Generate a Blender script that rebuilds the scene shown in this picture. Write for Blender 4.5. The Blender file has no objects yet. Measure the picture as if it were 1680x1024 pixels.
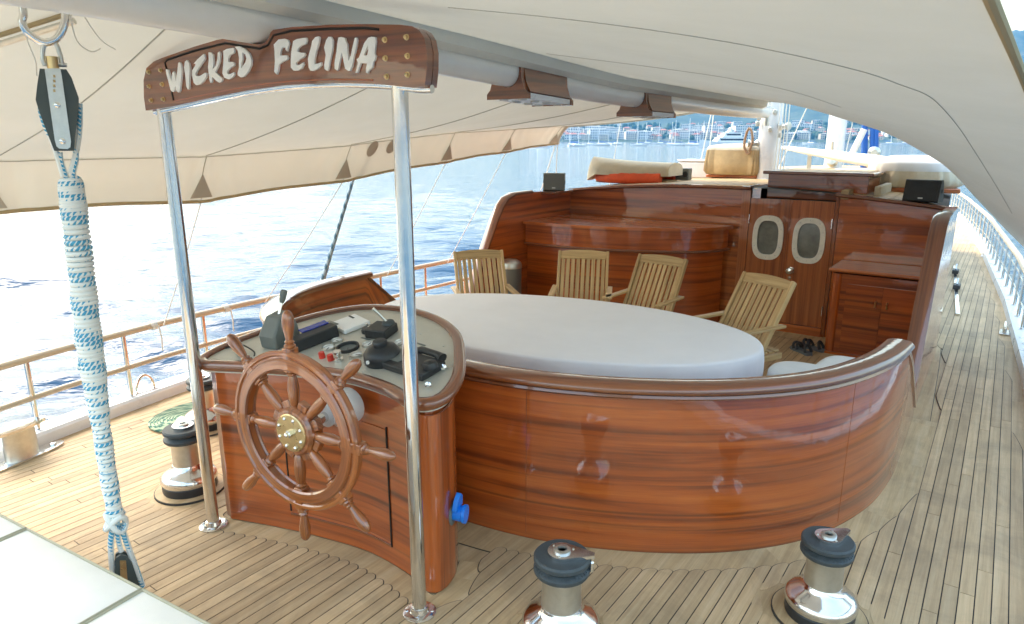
import bpy, math, random
import numpy as np
from mathutils import Vector, Matrix
from mathutils.bvhtree import BVHTree
from mathutils.geometry import tessellate_polygon

R = math.radians
random.seed(7)
scene = bpy.context.scene
col = scene.collection

# ------------------------------------------------------------------ camera, sky, sun, exposure
YAW, PITCH, FPX = R(35.6), R(14.2), 1119.0
CAM = Vector((0, 0, 2.0))
cd = bpy.data.cameras.new('camera')
cam = bpy.data.objects.new('camera', cd)
col.objects.link(cam)
cam.location = CAM
cam.rotation_euler = (R(90) - PITCH, 0, YAW)
cd.sensor_width = 36
cd.lens = FPX / 1680 * 36
cd.clip_start = 0.02
cd.clip_end = 9000
cd.dof.use_dof = True
cd.dof.focus_distance = 4.2
cd.dof.aperture_fstop = 7.0
scene.camera = cam

SUN_AZ, SUN_EL = R(88), R(46)          # azimuth to port of the bow
w = bpy.data.worlds.new('World')
scene.world = w
w.use_nodes = True
nt = w.node_tree
sky = nt.nodes.new('ShaderNodeTexSky')
sky.sky_type = 'NISHITA'
sky.sun_disc = False
sky.sun_elevation = SUN_EL
sky.sun_rotation = -SUN_AZ
sky.air_density = 2.3
sky.dust_density = 3.2
sky.ozone_density = 1.0
bg = nt.nodes['Background']
bg.inputs['Strength'].default_value = 0.15
nt.links.new(sky.outputs[0], bg.inputs['Color'])
sl = bpy.data.lights.new('sun', 'SUN')
sun = bpy.data.objects.new('sun', sl)
col.objects.link(sun)
sl.energy = 0.5
sl.angle = R(30)
sl.color = (1, 0.97, 0.93)
sdir = Vector((-math.sin(SUN_AZ) * math.cos(SUN_EL), math.cos(SUN_AZ) * math.cos(SUN_EL), math.sin(SUN_EL)))
sun.rotation_euler = sdir.to_track_quat('Z', 'Y').to_euler()
sun.location = (-8, 6, 9)
vs = scene.view_settings
vs.view_transform = 'Standard'
vs.look = 'None'
vs.exposure = 2.32
vs.gamma = 1.0

# ------------------------------------------------------------------ survey helpers: a photo pixel meets a plane of the place
Fv = Vector((-math.sin(YAW) * math.cos(PITCH), math.cos(YAW) * math.cos(PITCH), -math.sin(PITCH)))
Rv = Vector((math.cos(YAW), math.sin(YAW), 0))
Uv = Rv.cross(Fv)
def ray(x, y): return Fv * FPX + Rv * (x - 840) + Uv * (512 - y)
def atz(x, y, z): d = ray(x, y); return CAM + d * ((z - CAM.z) / d.z)
def aty(x, y, v): d = ray(x, y); return CAM + d * (v / d.y)
def atx(x, y, v): d = ray(x, y); return CAM + d * (v / d.x)
def atp(x, y, p0, n):
    d = ray(x, y); n = Vector(n)
    return CAM + d * (n.dot(Vector(p0) - CAM) / n.dot(d))

# ------------------------------------------------------------------ materials
MATS = {}
def newmat(name):
    m = bpy.data.materials.new(name); m.use_nodes = True
    n = m.node_tree; b = n.nodes['Principled BSDF']
    MATS[name] = m
    return m, n, b
def nd(n, t, **k):
    o = n.nodes.new(t)
    for a, v in k.items():
        if a in o.inputs: o.inputs[a].default_value = v
        else: setattr(o, a, v)
    return o
def ramp(n, stops):
    r = n.nodes.new('ShaderNodeValToRGB')
    e = r.color_ramp.elements
    while len(e) < len(stops): e.new(0.5)
    for i, (p, c) in enumerate(stops):
        e[i].position = p; e[i].color = (c[0], c[1], c[2], 1)
    return r
def simple(name, c, rough=0.5, metal=0.0, coat=0.0, spec=0.5, var=0.0, vscale=6.0, bump=0.0, bscale=60.0):
    m, n, b = newmat(name)
    b.inputs['Base Color'].default_value = (*c, 1)
    b.inputs['Roughness'].default_value = rough
    b.inputs['Metallic'].default_value = metal
    b.inputs['Coat Weight'].default_value = coat
    b.inputs['Coat Roughness'].default_value = 0.06
    b.inputs['Specular IOR Level'].default_value = spec
    tc = nd(n, 'ShaderNodeTexCoord')
    if var:
        t = nd(n, 'ShaderNodeTexNoise', Scale=vscale, Detail=5.0, Roughness=0.65)
        n.links.new(tc.outputs['Object'], t.inputs['Vector'])
        r = ramp(n, [(0.3, [x * (1 - var) for x in c]), (0.7, [min(1, x * (1 + var)) for x in c])])
        n.links.new(t.outputs['Fac'], r.inputs['Fac'])
        n.links.new(r.outputs['Color'], b.inputs['Base Color'])
        rr = nd(n, 'ShaderNodeMapRange')
        rr.inputs['To Min'].default_value = max(0, rough - 0.08); rr.inputs['To Max'].default_value = min(1, rough + 0.1)
        n.links.new(t.outputs['Fac'], rr.inputs['Value'])
        n.links.new(rr.outputs['Result'], b.inputs['Roughness'])
    if bump:
        t2 = nd(n, 'ShaderNodeTexNoise', Scale=bscale, Detail=4.0)
        n.links.new(tc.outputs['Object'], t2.inputs['Vector'])
        bp = nd(n, 'ShaderNodeBump', Strength=bump, Distance=0.01)
        n.links.new(t2.outputs['Fac'], bp.inputs['Height'])
        n.links.new(bp.outputs['Normal'], b.inputs['Normal'])
    return m

def wood(name, dark, mid, light, streak=1.0, su=0.5, sv=10.0, rough=0.35, coat=1.0, fine=0.25, objvar=0.12, bump=0.0, streakcol=None, wear=0.0):
    """grain runs along u, v is across, both in metres"""
    m, n, b = newmat(name)
    L = n.links.new
    tc = nd(n, 'ShaderNodeTexCoord'); oi = nd(n, 'ShaderNodeObjectInfo')
    mul = nd(n, 'ShaderNodeMath', operation='MULTIPLY'); mul.inputs[1].default_value = 41.0
    L(oi.outputs['Random'], mul.inputs[0])
    comb = nd(n, 'ShaderNodeCombineXYZ'); L(mul.outputs[0], comb.inputs[0]); L(mul.outputs[0], comb.inputs[1])
    add = nd(n, 'ShaderNodeVectorMath', operation='ADD'); L(tc.outputs['UV'], add.inputs[0]); L(comb.outputs[0], add.inputs[1])
    def nz(sx, sy, detail, dist):
        mp = nd(n, 'ShaderNodeMapping'); mp.inputs['Scale'].default_value = (sx, sy, 1)
        L(add.outputs[0], mp.inputs['Vector'])
        t = nd(n, 'ShaderNodeTexNoise', Scale=1.0, Detail=detail, Roughness=0.6, Distortion=dist)
        L(mp.outputs[0], t.inputs['Vector'])
        return t
    a = nz(su, sv, 4.0, 0.4)
    r = ramp(n, [(0.32, dark), (0.5, mid), (0.68, light)])
    L(a.outputs['Fac'], r.inputs['Fac'])
    # dark streaks
    s = nz(su * 0.5, sv * 1.7, 2.0, 0.2)
    sr = ramp(n, [(0.52, (0, 0, 0)), (0.70, (1, 1, 1))])
    L(s.outputs['Fac'], sr.inputs['Fac'])
    sm = nd(n, 'ShaderNodeMath', operation='MULTIPLY'); sm.inputs[1].default_value = streak
    L(sr.outputs['Color'], sm.inputs[0])
    mx = nd(n, 'ShaderNodeMixRGB'); mx.inputs['Color2'].default_value = (*(streakcol or [x * 0.55 for x in dark]), 1)
    L(sm.outputs[0], mx.inputs['Fac']); L(r.outputs['Color'], mx.inputs['Color1'])
    # fine pores
    f = nz(7.0, 190.0, 3.0, 0.0)
    fr = nd(n, 'ShaderNodeMapRange'); fr.inputs['To Min'].default_value = 1 - fine; fr.inputs['To Max'].default_value = 1 + fine
    L(f.outputs['Fac'], fr.inputs['Value'])
    ov = nd(n, 'ShaderNodeMapRange'); ov.inputs['To Min'].default_value = 1 - objvar; ov.inputs['To Max'].default_value = 1 + objvar
    L(oi.outputs['Random'], ov.inputs['Value'])
    mm = nd(n, 'ShaderNodeMath', operation='MULTIPLY'); L(fr.outputs[0], mm.inputs[0]); L(ov.outputs[0], mm.inputs[1])
    fin = nd(n, 'ShaderNodeVectorMath', operation='SCALE'); L(mx.outputs[0], fin.inputs[0]); L(mm.outputs[0], fin.inputs['Scale'])
    L(fin.outputs[0], b.inputs['Base Color'])
    b.inputs['Roughness'].default_value = rough
    b.inputs['Coat Weight'].default_value = coat
    b.inputs['Coat Roughness'].default_value = 0.05
    if wear:
        gt = nd(n, 'ShaderNodeNewGeometry')
        wn1 = nd(n, 'ShaderNodeTexNoise', Scale=2.3, Detail=7.0, Roughness=0.7, Distortion=0.6); L(gt.outputs['Position'], wn1.inputs['Vector'])
        wr = ramp(n, [(0.38, (1 - wear, 1 - wear * .95, 1 - wear * .85)), (0.56, (1, 1, 1)), (0.75, (1 + wear * .35,) * 3)]); L(wn1.outputs['Fac'], wr.inputs['Fac'])
        wm = nd(n, 'ShaderNodeMixRGB', blend_type='MULTIPLY'); wm.inputs['Fac'].default_value = 1
        L(fin.outputs[0], wm.inputs['Color1']); L(wr.outputs['Color'], wm.inputs['Color2']); L(wm.outputs[0], b.inputs['Base Color'])
    # varnish is never perfectly flat
    if coat > 0.3:
        wv = nd(n, 'ShaderNodeTexNoise', Scale=9.0, Detail=2.0)
        L(tc.outputs['Object'], wv.inputs['Vector'])
        bp = nd(n, 'ShaderNodeBump', Strength=0.06, Distance=0.02)
        b.inputs['Coat IOR'].default_value = 1.65
        L(wv.outputs['Fac'], bp.inputs['Height'])
        L(bp.outputs['Normal'], b.inputs['Coat Normal'])
        cr_ = nd(n, 'ShaderNodeMapRange'); cr_.inputs['To Min'].default_value = 0.0; cr_.inputs['To Max'].default_value = 0.07
        sc = nd(n, 'ShaderNodeTexNoise', Scale=4.0, Detail=6.0); L(tc.outputs['Object'], sc.inputs['Vector'])
        L(sc.outputs['Fac'], cr_.inputs['Value']); L(cr_.outputs[0], b.inputs['Coat Roughness'])
    if bump:
        bp2 = nd(n, 'ShaderNodeBump', Strength=bump, Distance=0.002)
        L(f.outputs['Fac'], bp2.inputs['Height']); L(bp2.outputs['Normal'], b.inputs['Normal'])
    return m

wood('mahogany', (0.18, 0.031, 0.004), (0.40, 0.078, 0.008), (0.50, 0.115, 0.014), streak=0.72, su=0.45, sv=12, streakcol=(0.055, 0.012, 0.003))
wood('mahogany_dark', (0.22, 0.046, 0.008), (0.45, 0.108, 0.016), (0.55, 0.15, 0.026), streak=0.6, su=0.5, sv=12)
wood('mahogany_trim', (0.10, 0.024, 0.006), (0.19, 0.048, 0.011), (0.27, 0.08, 0.02), streak=0.4, su=0.8, sv=30)
wood('wheel_wood', (0.15, 0.036, 0.007), (0.30, 0.082, 0.015), (0.40, 0.125, 0.026), streak=0.5, su=1.5, sv=40)
wood('sapele_door', (0.24, 0.06, 0.016), (0.40, 0.112, 0.028), (0.48, 0.155, 0.043), streak=0.45, su=0.4, sv=24)
wood('teak_deck', (0.43, 0.292, 0.155), (0.51, 0.355, 0.195), (0.56, 0.405, 0.235), streak=0.12, su=1.0, sv=30, rough=0.62, coat=0.0, fine=0.16, objvar=0.16, bump=0.25, wear=0.22)
wood('teak_margin', (0.43, 0.29, 0.145), (0.54, 0.378, 0.20), (0.59, 0.435, 0.25), streak=0.2, su=1.0, sv=20, rough=0.6, coat=0.0, fine=0.18, objvar=0.1, bump=0.2, wear=0.18)
wood('teak_chair', (0.38, 0.24, 0.10), (0.51, 0.335, 0.155), (0.60, 0.425, 0.215), streak=0.25, su=1.5, sv=40, rough=0.45, coat=0.1, fine=0.2, objvar=0.12, bump=0.2)
wood('rail_wood', (0.42, 0.33, 0.22), (0.52, 0.43, 0.30), (0.6, 0.51, 0.38), streak=0.2, su=1.0, sv=30, rough=0.4, coat=0.3, fine=0.15)
simple('caulk', (0.035, 0.033, 0.03), 0.7)
simple('steel', (0.72, 0.72, 0.71), 0.13, 1.0, var=0.06, vscale=14)
simple('steel_satin', (0.60, 0.60, 0.57), 0.34, 1.0, var=0.08, vscale=30)
simple('chrome', (0.74, 0.74, 0.74), 0.12, 1.0, var=0.10, vscale=18)
simple('brass', (0.62, 0.46, 0.24), 0.28, 1.0, var=0.12, vscale=20)
simple('black_plastic', (0.022, 0.024, 0.026), 0.42, var=0.2, vscale=30)
simple('black_gloss', (0.012, 0.013, 0.015), 0.12)
simple('grey_plastic', (0.14, 0.155, 0.145), 0.5, var=0.08)
simple('dark_rubber', (0.045, 0.055, 0.06), 0.55, var=0.2, vscale=40)
simple('block_cheek', (0.055, 0.07, 0.066), 0.5, var=0.15)
simple('white_paint', (0.74, 0.75, 0.76), 0.28, var=0.05, vscale=3)
simple('boom_paint', (0.80, 0.80, 0.77), 0.3, coat=0.3, var=0.04, vscale=3)
simple('white_letter', (0.88, 0.88, 0.85), 0.4, var=0.05, vscale=25)
simple('panel_grey', (0.52, 0.50, 0.43), 0.33, var=0.07, vscale=10, metal=0.25)
simple('white_plastic', (0.78, 0.78, 0.77), 0.35, var=0.04)
simple('red_plastic', (0.65, 0.05, 0.03), 0.35)
simple('blue_plastic', (0.01, 0.19, 0.72), 0.32)
simple('blue_screen', (0.02, 0.04, 0.28), 0.15)
simple('blue_rope', (0.015, 0.11, 0.42), 0.7, bump=0.4, bscale=120)
simple('brown_rope', (0.38, 0.23, 0.13), 0.8, bump=0.4, bscale=120)
simple('cord', (0.72, 0.70, 0.64), 0.8)
simple('bone_ring', (0.78, 0.75, 0.66), 0.3, coat=0.4, var=0.1, vscale=14)
simple('tan_canvas', (0.47, 0.35, 0.19), 0.85, var=0.14, vscale=9, bump=0.25, bscale=25)
simple('cream_canvas', (0.62, 0.55, 0.42), 0.85, var=0.08, vscale=9, bump=0.25, bscale=25)
simple('white_canvas', (0.78, 0.78, 0.77), 0.8, var=0.04, vscale=6, bump=0.15, bscale=14)
simple('patch_and_shadow_canvas', (0.42, 0.39, 0.32), 0.9)
simple('seam_thread', (0.46, 0.45, 0.40), 0.9)
simple('hem', (0.40, 0.31, 0.17), 0.85)
simple('cushion', (0.67, 0.65, 0.585), 0.72, var=0.05, vscale=5, bump=0.3, bscale=7)
simple('piping', (0.36, 0.33, 0.23), 0.8)
simple('cloth', (0.82, 0.805, 0.845), 0.85, var=0.03, vscale=3, bump=0.30, bscale=4.5)
simple('orange_fabric', (0.75, 0.10, 0.03), 0.7, var=0.15)
simple('porthole_glass', (0.20, 0.215, 0.195), 0.06, spec=0.9, coat=0.6, var=0.35, vscale=5)
simple('bin_steel', (0.22, 0.25, 0.27), 0.35, 0.7)
simple('dark_inside', (0.015, 0.010, 0.008), 0.8)
simple('sandal', (0.03, 0.03, 0.032), 0.55, var=0.2, vscale=40)
simple('sandal_sole', (0.13, 0.15, 0.17), 0.6)
simple('hull_white', (0.76, 0.77, 0.78), 0.25, var=0.03, vscale=1)
simple('house_white', (0.72, 0.70, 0.66), 0.8, var=0.1, vscale=0.3)
simple('house_cream', (0.60, 0.52, 0.40), 0.8, var=0.1, vscale=0.3)
simple('house_window', (0.06, 0.08, 0.11), 0.2)
simple('house_roof', (0.42, 0.15, 0.08), 0.8, var=0.15, vscale=0.3)
simple('boat_window', (0.02, 0.03, 0.05), 0.1)
simple('boat_blue', (0.04, 0.12, 0.35), 0.5)
simple('foliage', (0.05, 0.085, 0.035), 0.9, var=0.4, vscale=0.3)

# awning cloth: lets some daylight through
def awning_mat():
    m, n, b = newmat('awning_canvas')
    L = n.links.new
    tc = nd(n, 'ShaderNodeTexCoord')
    t = nd(n, 'ShaderNodeTexNoise', Scale=1.6, Detail=6.0, Roughness=0.6)
    L(tc.outputs['Object'], t.inputs['Vector'])
    r = ramp(n, [(0.35, (0.655, 0.67, 0.63)), (0.65, (0.71, 0.725, 0.69))])
    L(t.outputs['Fac'], r.inputs['Fac'])
    L(r.outputs['Color'], b.inputs['Base Color'])
    b.inputs['Roughness'].default_value = 0.8
    b.inputs['Specular IOR Level'].default_value = 0.2
    t2 = nd(n, 'ShaderNodeTexNoise', Scale=2.2, Detail=3.0, Distortion=0.5); L(tc.outputs['Object'], t2.inputs['Vector'])
    bp = nd(n, 'ShaderNodeBump', Strength=0.28, Distance=0.05); L(t2.outputs['Fac'], bp.inputs['Height'])
    L(bp.outputs['Normal'], b.inputs['Normal'])
    tr = nd(n, 'ShaderNodeBsdfTranslucent'); tr.inputs['Color'].default_value = (0.66, 0.60, 0.47, 1)
    mx = nd(n, 'ShaderNodeMixShader'); mx.inputs[0].default_value = 0.12
    L(b.outputs[0], mx.inputs[1]); L(tr.outputs[0], mx.inputs[2])
    L(mx.outputs[0], n.nodes['Material Output'].inputs['Surface'])
awning_mat()

def rope_mat(name, base, fleck, su, sv, lo=0.5, hi=0.58, chop=0.0):
    m, n, b = newmat(name)
    L = n.links.new
    tc = nd(n, 'ShaderNodeTexCoord')
    sep = nd(n, 'ShaderNodeSeparateXYZ'); L(tc.outputs['UV'], sep.inputs[0])
    a = nd(n, 'ShaderNodeMath', operation='MULTIPLY'); a.inputs[1].default_value = su; L(sep.outputs[0], a.inputs[0])
    c = nd(n, 'ShaderNodeMath', operation='MULTIPLY'); c.inputs[1].default_value = sv; L(sep.outputs[1], c.inputs[0])
    s = nd(n, 'ShaderNodeMath', operation='ADD'); L(a.outputs[0], s.inputs[0]); L(c.outputs[0], s.inputs[1])
    si = nd(n, 'ShaderNodeMath', operation='SINE'); L(s.outputs[0], si.inputs[0])
    r = ramp(n, [(lo, base), (hi, fleck)])
    c3 = nd(n, 'ShaderNodeMath', operation='MULTIPLY'); c3.inputs[1].default_value = 420.0; L(sep.outputs[0], c3.inputs[0])
    c4 = nd(n, 'ShaderNodeMath', operation='MULTIPLY'); c4.inputs[1].default_value = 2.0; L(sep.outputs[1], c4.inputs[0])
    c5 = nd(n, 'ShaderNodeMath', operation='ADD'); L(c3.outputs[0], c5.inputs[0]); L(c4.outputs[0], c5.inputs[1])
    c6 = nd(n, 'ShaderNodeMath', operation='SINE'); L(c5.outputs[0], c6.inputs[0])
    c7 = nd(n, 'ShaderNodeMath', operation='MULTIPLY'); c7.inputs[1].default_value = chop; L(c6.outputs[0], c7.inputs[0])
    c8 = nd(n, 'ShaderNodeMath', operation='ADD'); L(si.outputs[0], c8.inputs[0]); L(c7.outputs[0], c8.inputs[1])
    mr = nd(n, 'ShaderNodeMapRange'); mr.inputs['From Min'].default_value = -1; L(c8.outputs[0], mr.inputs['Value'])
    L(mr.outputs[0], r.inputs['Fac']); L(r.outputs['Color'], b.inputs['Base Color'])
    b.inputs['Roughness'].default_value = 0.8
    t = nd(n, 'ShaderNodeTexNoise', Scale=300.0, Detail=2.0); L(tc.outputs['Object'], t.inputs['Vector'])
    bp = nd(n, 'ShaderNodeBump', Strength=0.5, Distance=0.003); L(t.outputs['Fac'], bp.inputs['Height']); L(bp.outputs['Normal'], b.inputs['Normal'])
rope_mat('sheet_rope', (0.72, 0.72, 0.67), (0.05, 0.29, 0.45), 23.4, 0.6, 0.78, 0.86, 0.5)
rope_mat('green_rope', (0.36, 0.44, 0.30), (0.03, 0.13, 0.10), 60.0, 1.0, 0.55, 0.8)
rope_mat('stay_wrap', (0.30, 0.38, 0.42), (0.06, 0.13, 0.18), 60.0, 1.0, 0.5, 0.65)

def sea_mat():
    m, n, b = newmat('sea_water')
    L = n.links.new
    b.inputs['Base Color'].default_value = (0.006, 0.055, 0.115, 1)
    b.inputs['Roughness'].default_value = 0.09
    b.inputs['IOR'].default_value = 1.34
    tc = nd(n, 'ShaderNodeTexCoord')
    m0 = nd(n, 'ShaderNodeMapping'); m0.inputs['Rotation'].default_value = (0, 0, R(-48))
    L(tc.outputs['Object'], m0.inputs['Vector'])
    mp = nd(n, 'ShaderNodeMapping'); mp.inputs['Scale'].default_value = (0.55, 1.7, 1)
    L(m0.outputs[0], mp.inputs['Vector'])
    a = nd(n, 'ShaderNodeTexNoise', Scale=1.6, Detail=4.0, Roughness=0.55, Distortion=0.3); L(mp.outputs[0], a.inputs['Vector'])
    bp = nd(n, 'ShaderNodeBump', Strength=0.55, Distance=0.16); L(a.outputs['Fac'], bp.inputs['Height'])
    c = nd(n, 'ShaderNodeTexNoise', Scale=6.0, Detail=2.0); L(mp.outputs[0], c.inputs['Vector'])
    bp2 = nd(n, 'ShaderNodeBump', Strength=0.5, Distance=0.03); L(c.outputs['Fac'], bp2.inputs['Height']); L(bp.outputs['Normal'], bp2.inputs['Normal'])
    L(bp2.outputs['Normal'], b.inputs['Normal'])
sea_mat()

def hill_mat():
    m, n, b = newmat('hill_forest')
    tc = nd(n, 'ShaderNodeTexCoord')
    t = nd(n, 'ShaderNodeTexNoise', Scale=0.012, Detail=8.0, Roughness=0.65)
    n.links.new(tc.outputs['Object'], t.inputs['Vector'])
    r = ramp(n, [(0.38, (0.03, 0.055, 0.035)), (0.55, (0.06, 0.09, 0.05)), (0.72, (0.16, 0.15, 0.10))])
    n.links.new(t.outputs['Fac'], r.inputs['Fac']); n.links.new(r.outputs['Color'], b.inputs['Base Color'])
    b.inputs['Roughness'].default_value = 0.95
hill_mat()

# ------------------------------------------------------------------ mesh builder
def vmesh(name, V, Fs, UV=None, mats=(), midx=None, smooth=False):
    me = bpy.data.meshes.new(name)
    me.from_pydata([tuple(v) for v in V], [], Fs)
    for m in mats: me.materials.append(MATS[m])
    if UV is not None:
        ul = me.uv_layers.new(name='UVMap')
        li = np.zeros(len(me.loops), dtype=np.int32); me.loops.foreach_get('vertex_index', li)
        arr = np.array([tuple(u) for u in UV], dtype=np.float32)[li]
        ul.data.foreach_set('uv', arr.ravel())
    if midx: me.polygons.foreach_set('material_index', midx)
    if smooth: me.polygons.foreach_set('use_smooth', [True] * len(me.polygons))
    me.update()
    return me

class MB:
    def __init__(s, grain='x'):
        s.V, s.F, s.UV, s.M = [], [], [], []
        s.g, s.mi = grain, 0
    def guv(s, p):
        x, y, z = p
        return (x, y + z) if s.g == 'x' else (y, x + z) if s.g == 'y' else (z, x + y)
    def add(s, V, Fs, UV=None):
        o = len(s.V)
        for i, p in enumerate(V):
            s.V.append(tuple(p)); s.UV.append(UV[i] if UV else s.guv(p))
        for f in Fs:
            s.F.append(tuple(i + o for i in f)); s.M.append(s.mi)
        return s
    def box(s, c, d, rot=None):
        V = []
        for i in (-1, 1):
            for j in (-1, 1):
                for k in (-1, 1): V.append(Vector((i * d[0] / 2, j * d[1] / 2, k * d[2] / 2)))
        UV = [s.guv(v + Vector(c)) for v in V]
        if rot: V = [rot @ v for v in V]
        V = [v + Vector(c) for v in V]
        return s.add(V, [(0, 1, 3, 2), (4, 6, 7, 5), (0, 4, 5, 1), (2, 3, 7, 6), (0, 2, 6, 4), (1, 5, 7, 3)], UV)
    def bar(s, a, b, wx, wz, up=(0, 0, 1)):
        """rectangular stick from a to b, wx wide, wz thick; grain along it"""
        a, b = Vector(a), Vector(b); t = (b - a); L = t.length; t.normalize()
        n = t.cross(Vector(up))
        if n.length < 1e-4: n = t.cross(Vector((0, 1, 0)))
        n.normalize(); u = n.cross(t)
        V, UV = [], []
        for e, p in ((0, a), (L, b)):
            for i, j in ((-1, -1), (1, -1), (1, 1), (-1, 1)):
                V.append(p + n * (i * wx / 2) + u * (j * wz / 2)); UV.append((e, i * wx / 2 + j * wz / 2))
        return s.add(V, [(3, 2, 1, 0), (4, 5, 6, 7), (0, 1, 5, 4), (1, 2, 6, 5), (2, 3, 7, 6), (3, 0, 4, 7)], UV)
    def tube(s, P, r, n=10, cap=True, closed=False):
        P = [Vector(p) for p in P]; N = len(P)
        rr = r if isinstance(r, (list, tuple)) else [r] * N
        V, UV, Fs = [], [], []
        ln = 0; pu = None
        for i, p in enumerate(P):
            if closed: t = P[(i + 1) % N] - P[i - 1]
            else: t = P[min(i + 1, N - 1)] - P[max(i - 1, 0)]
            t.normalize()
            if pu is None:
                pu = Vector((0, 0, 1)) if abs(t.z) < 0.9 else Vector((1, 0, 0))
            u = (pu - t * pu.dot(t)); u.normalize(); pu = u
            v = t.cross(u)
            if i: ln += (p - P[i - 1]).length
            for k in range(n):
                a = 2 * math.pi * k / n
                V.append(p + (u * math.cos(a) + v * math.sin(a)) * rr[i]); UV.append((ln, a * (rr[i] if rr[i] > 0.02 else 1.0) if False else a))
        m = N if closed else N - 1
        for i in range(m):
            for k in range(n):
                a, b = i * n + k, i * n + (k + 1) % n
                c, d = ((i + 1) % N) * n + (k + 1) % n, ((i + 1) % N) * n + k
                Fs.append((a, b, c, d))
        if cap and not closed:
            Fs.append(tuple(range(n - 1, -1, -1))); Fs.append(tuple((N - 1) * n + k for k in range(n)))
        return s.add(V, Fs, UV)
    def lathe(s, prof, o=(0, 0, 0), ax=(0, 0, 1), n=24, ref=None):
        """prof: (radius, height) pairs along axis ax from o"""
        ax = Vector(ax).normalized(); o = Vector(o)
        u = Vector(ref) if ref else (Vector((1, 0, 0)) if abs(ax.x) < 0.9 else Vector((0, 1, 0)))
        u = (u - ax * u.dot(ax)).normalized(); v = ax.cross(u)
        V, UV, Fs = [], [], []
        for (r, h) in prof:
            for k in range(n):
                a = 2 * math.pi * k / n
                V.append(o + ax * h + (u * math.cos(a) + v * math.sin(a)) * r); UV.append((h, a * 0.1))
        for i in range(len(prof) - 1):
            for k in range(n):
                Fs.append((i * n + k, i * n + (k + 1) % n, (i + 1) * n + (k + 1) % n, (i + 1) * n + k))
        if prof[0][0] > 1e-4: Fs.append(tuple(range(n - 1, -1, -1)))
        if prof[-1][0] > 1e-4: Fs.append(tuple((len(prof) - 1) * n + k for k in range(n)))
        return s.add(V, Fs, UV)
    def prism(s, pl, z0, z1, uvwall=True, tops=True):
        """plan outline (ccw) between z0 and z1 (numbers or functions of x,y); walls carry u along the outline"""
        f0 = z0 if callable(z0) else (lambda x, y: z0)
        f1 = z1 if callable(z1) else (lambda x, y: z1)
        N = len(pl); V, UV, Fs = [], [], []
        ln = 0
        for i in range(N + 1):
            x, y = pl[i % N][:2]
            if i: ln += math.hypot(x - pl[i - 1][0], y - pl[i - 1][1])
            a, b = f0(x, y), f1(x, y)
            V += [(x, y, a), (x, y, b)]
            UV += [(ln, a), (ln, b)] if s.g != 'z' else [(a, ln), (b, ln)]
        for i in range(N): Fs.append((2 * i, 2 * i + 2, 2 * i + 3, 2 * i + 1))
        s.add(V, Fs, UV)
        if tops:
            tri = tessellate_polygon([[Vector((p[0], p[1], 0)) for p in pl]])
            for f, up in ((f1, True), (f0, False)):
                VV = [(p[0], p[1], f(p[0], p[1])) for p in pl]
                T = []
                for t in tri:
                    a, b, c = [Vector(VV[i]) for i in t]
                    nz = (b - a).cross(c - a).z
                    T.append(tuple(t) if (nz > 0) == up else tuple(reversed(t)))
                s.add(VV, T)
        return s
    def slab(s, poly, o, ex, ey, ez, th, holes=()):
        """flat shape given in (a,b) coordinates of frame o,ex,ey, thickness th along -ez"""
        o, ex, ey, ez = Vector(o), Vector(ex), Vector(ey), Vector(ez)
        loops = [list(poly)] + [list(h) for h in holes]
        tri = tessellate_polygon([[Vector((p[0], p[1], 0)) for p in l] for l in loops])
        flat = [p for l in loops for p in l]
        uv = [(p[0], p[1]) if s.g != 'z' else (p[1], p[0]) for p in flat]
        for off, up in ((0, True), (-th, False)):
            VV = [o + ex * p[0] + ey * p[1] + ez * off for p in flat]
            T = []
            for t in tri:
                a, b, c = [VV[i] for i in t]
                if (b - a).cross(c - a).length < 1e-12: continue
                T.append(tuple(t) if ((b - a).cross(c - a).dot(ez) > 0) == up else tuple(reversed(t)))
            s.add(VV, T, uv)
        for l in loops:
            N = len(l)
            VV = [o + ex * p[0] + ey * p[1] for p in l] + [o + ex * p[0] + ey * p[1] - ez * th for p in l]
            s.add(VV, [(i, (i + 1) % N, N + (i + 1) % N, N + i) for i in range(N)], [(p[0], p[1]) if s.g != 'z' else (p[1], p[0]) for p in l] * 2)
        return s
    def sweep(s, P, prof, closed=False, cap=True, zs=None):
        """profile of (sideways, up) points carried level along path P; sideways is to the right of travel"""
        P = [Vector(p) for p in P]; N = len(P); n = len(prof)
        V, UV, Fs = [], [], []; ln = 0
        cum = [0]
        for k in range(n): cum.append(cum[-1] + math.hypot(prof[(k + 1) % n][0] - prof[k][0], prof[(k + 1) % n][1] - prof[k][1]))
        for i, p in enumerate(P):
            t = (P[(i + 1) % N] - P[i - 1]) if closed else (P[min(i + 1, N - 1)] - P[max(i - 1, 0)])
            t.z = 0; t.normalize(); nn = Vector((t.y, -t.x, 0))
            if i: ln += (p - P[i - 1]).length
            for k, (a, b) in enumerate(prof):
                V.append(p + nn * a + Vector((0, 0, b))); UV.append((ln, cum[k]) if s.g != 'z' else (cum[k], ln))
        m = N if closed else N - 1
        for i in range(m):
            for k in range(n):
                j = (i + 1) % N
                Fs.append((i * n + k, i * n + (k + 1) % n, j * n + (k + 1) % n, j * n + k))
        if cap and not closed:
            Fs.append(tuple(range(n - 1, -1, -1))); Fs.append(tuple((N - 1) * n + k for k in range(n)))
        return s.add(V, Fs, UV)
    def mesh(s, name, mats, smooth=None):
        if isinstance(mats, str): mats = (mats,)
        return vmesh(name, s.V, s.F, s.UV, mats, s.M)
    def build(s, name, mats, parent=None, smooth=35, bevel=0):
        me = s.mesh(name, mats)
        o = link(name, me, parent)
        finish(o, smooth, bevel)
        return o

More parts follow.
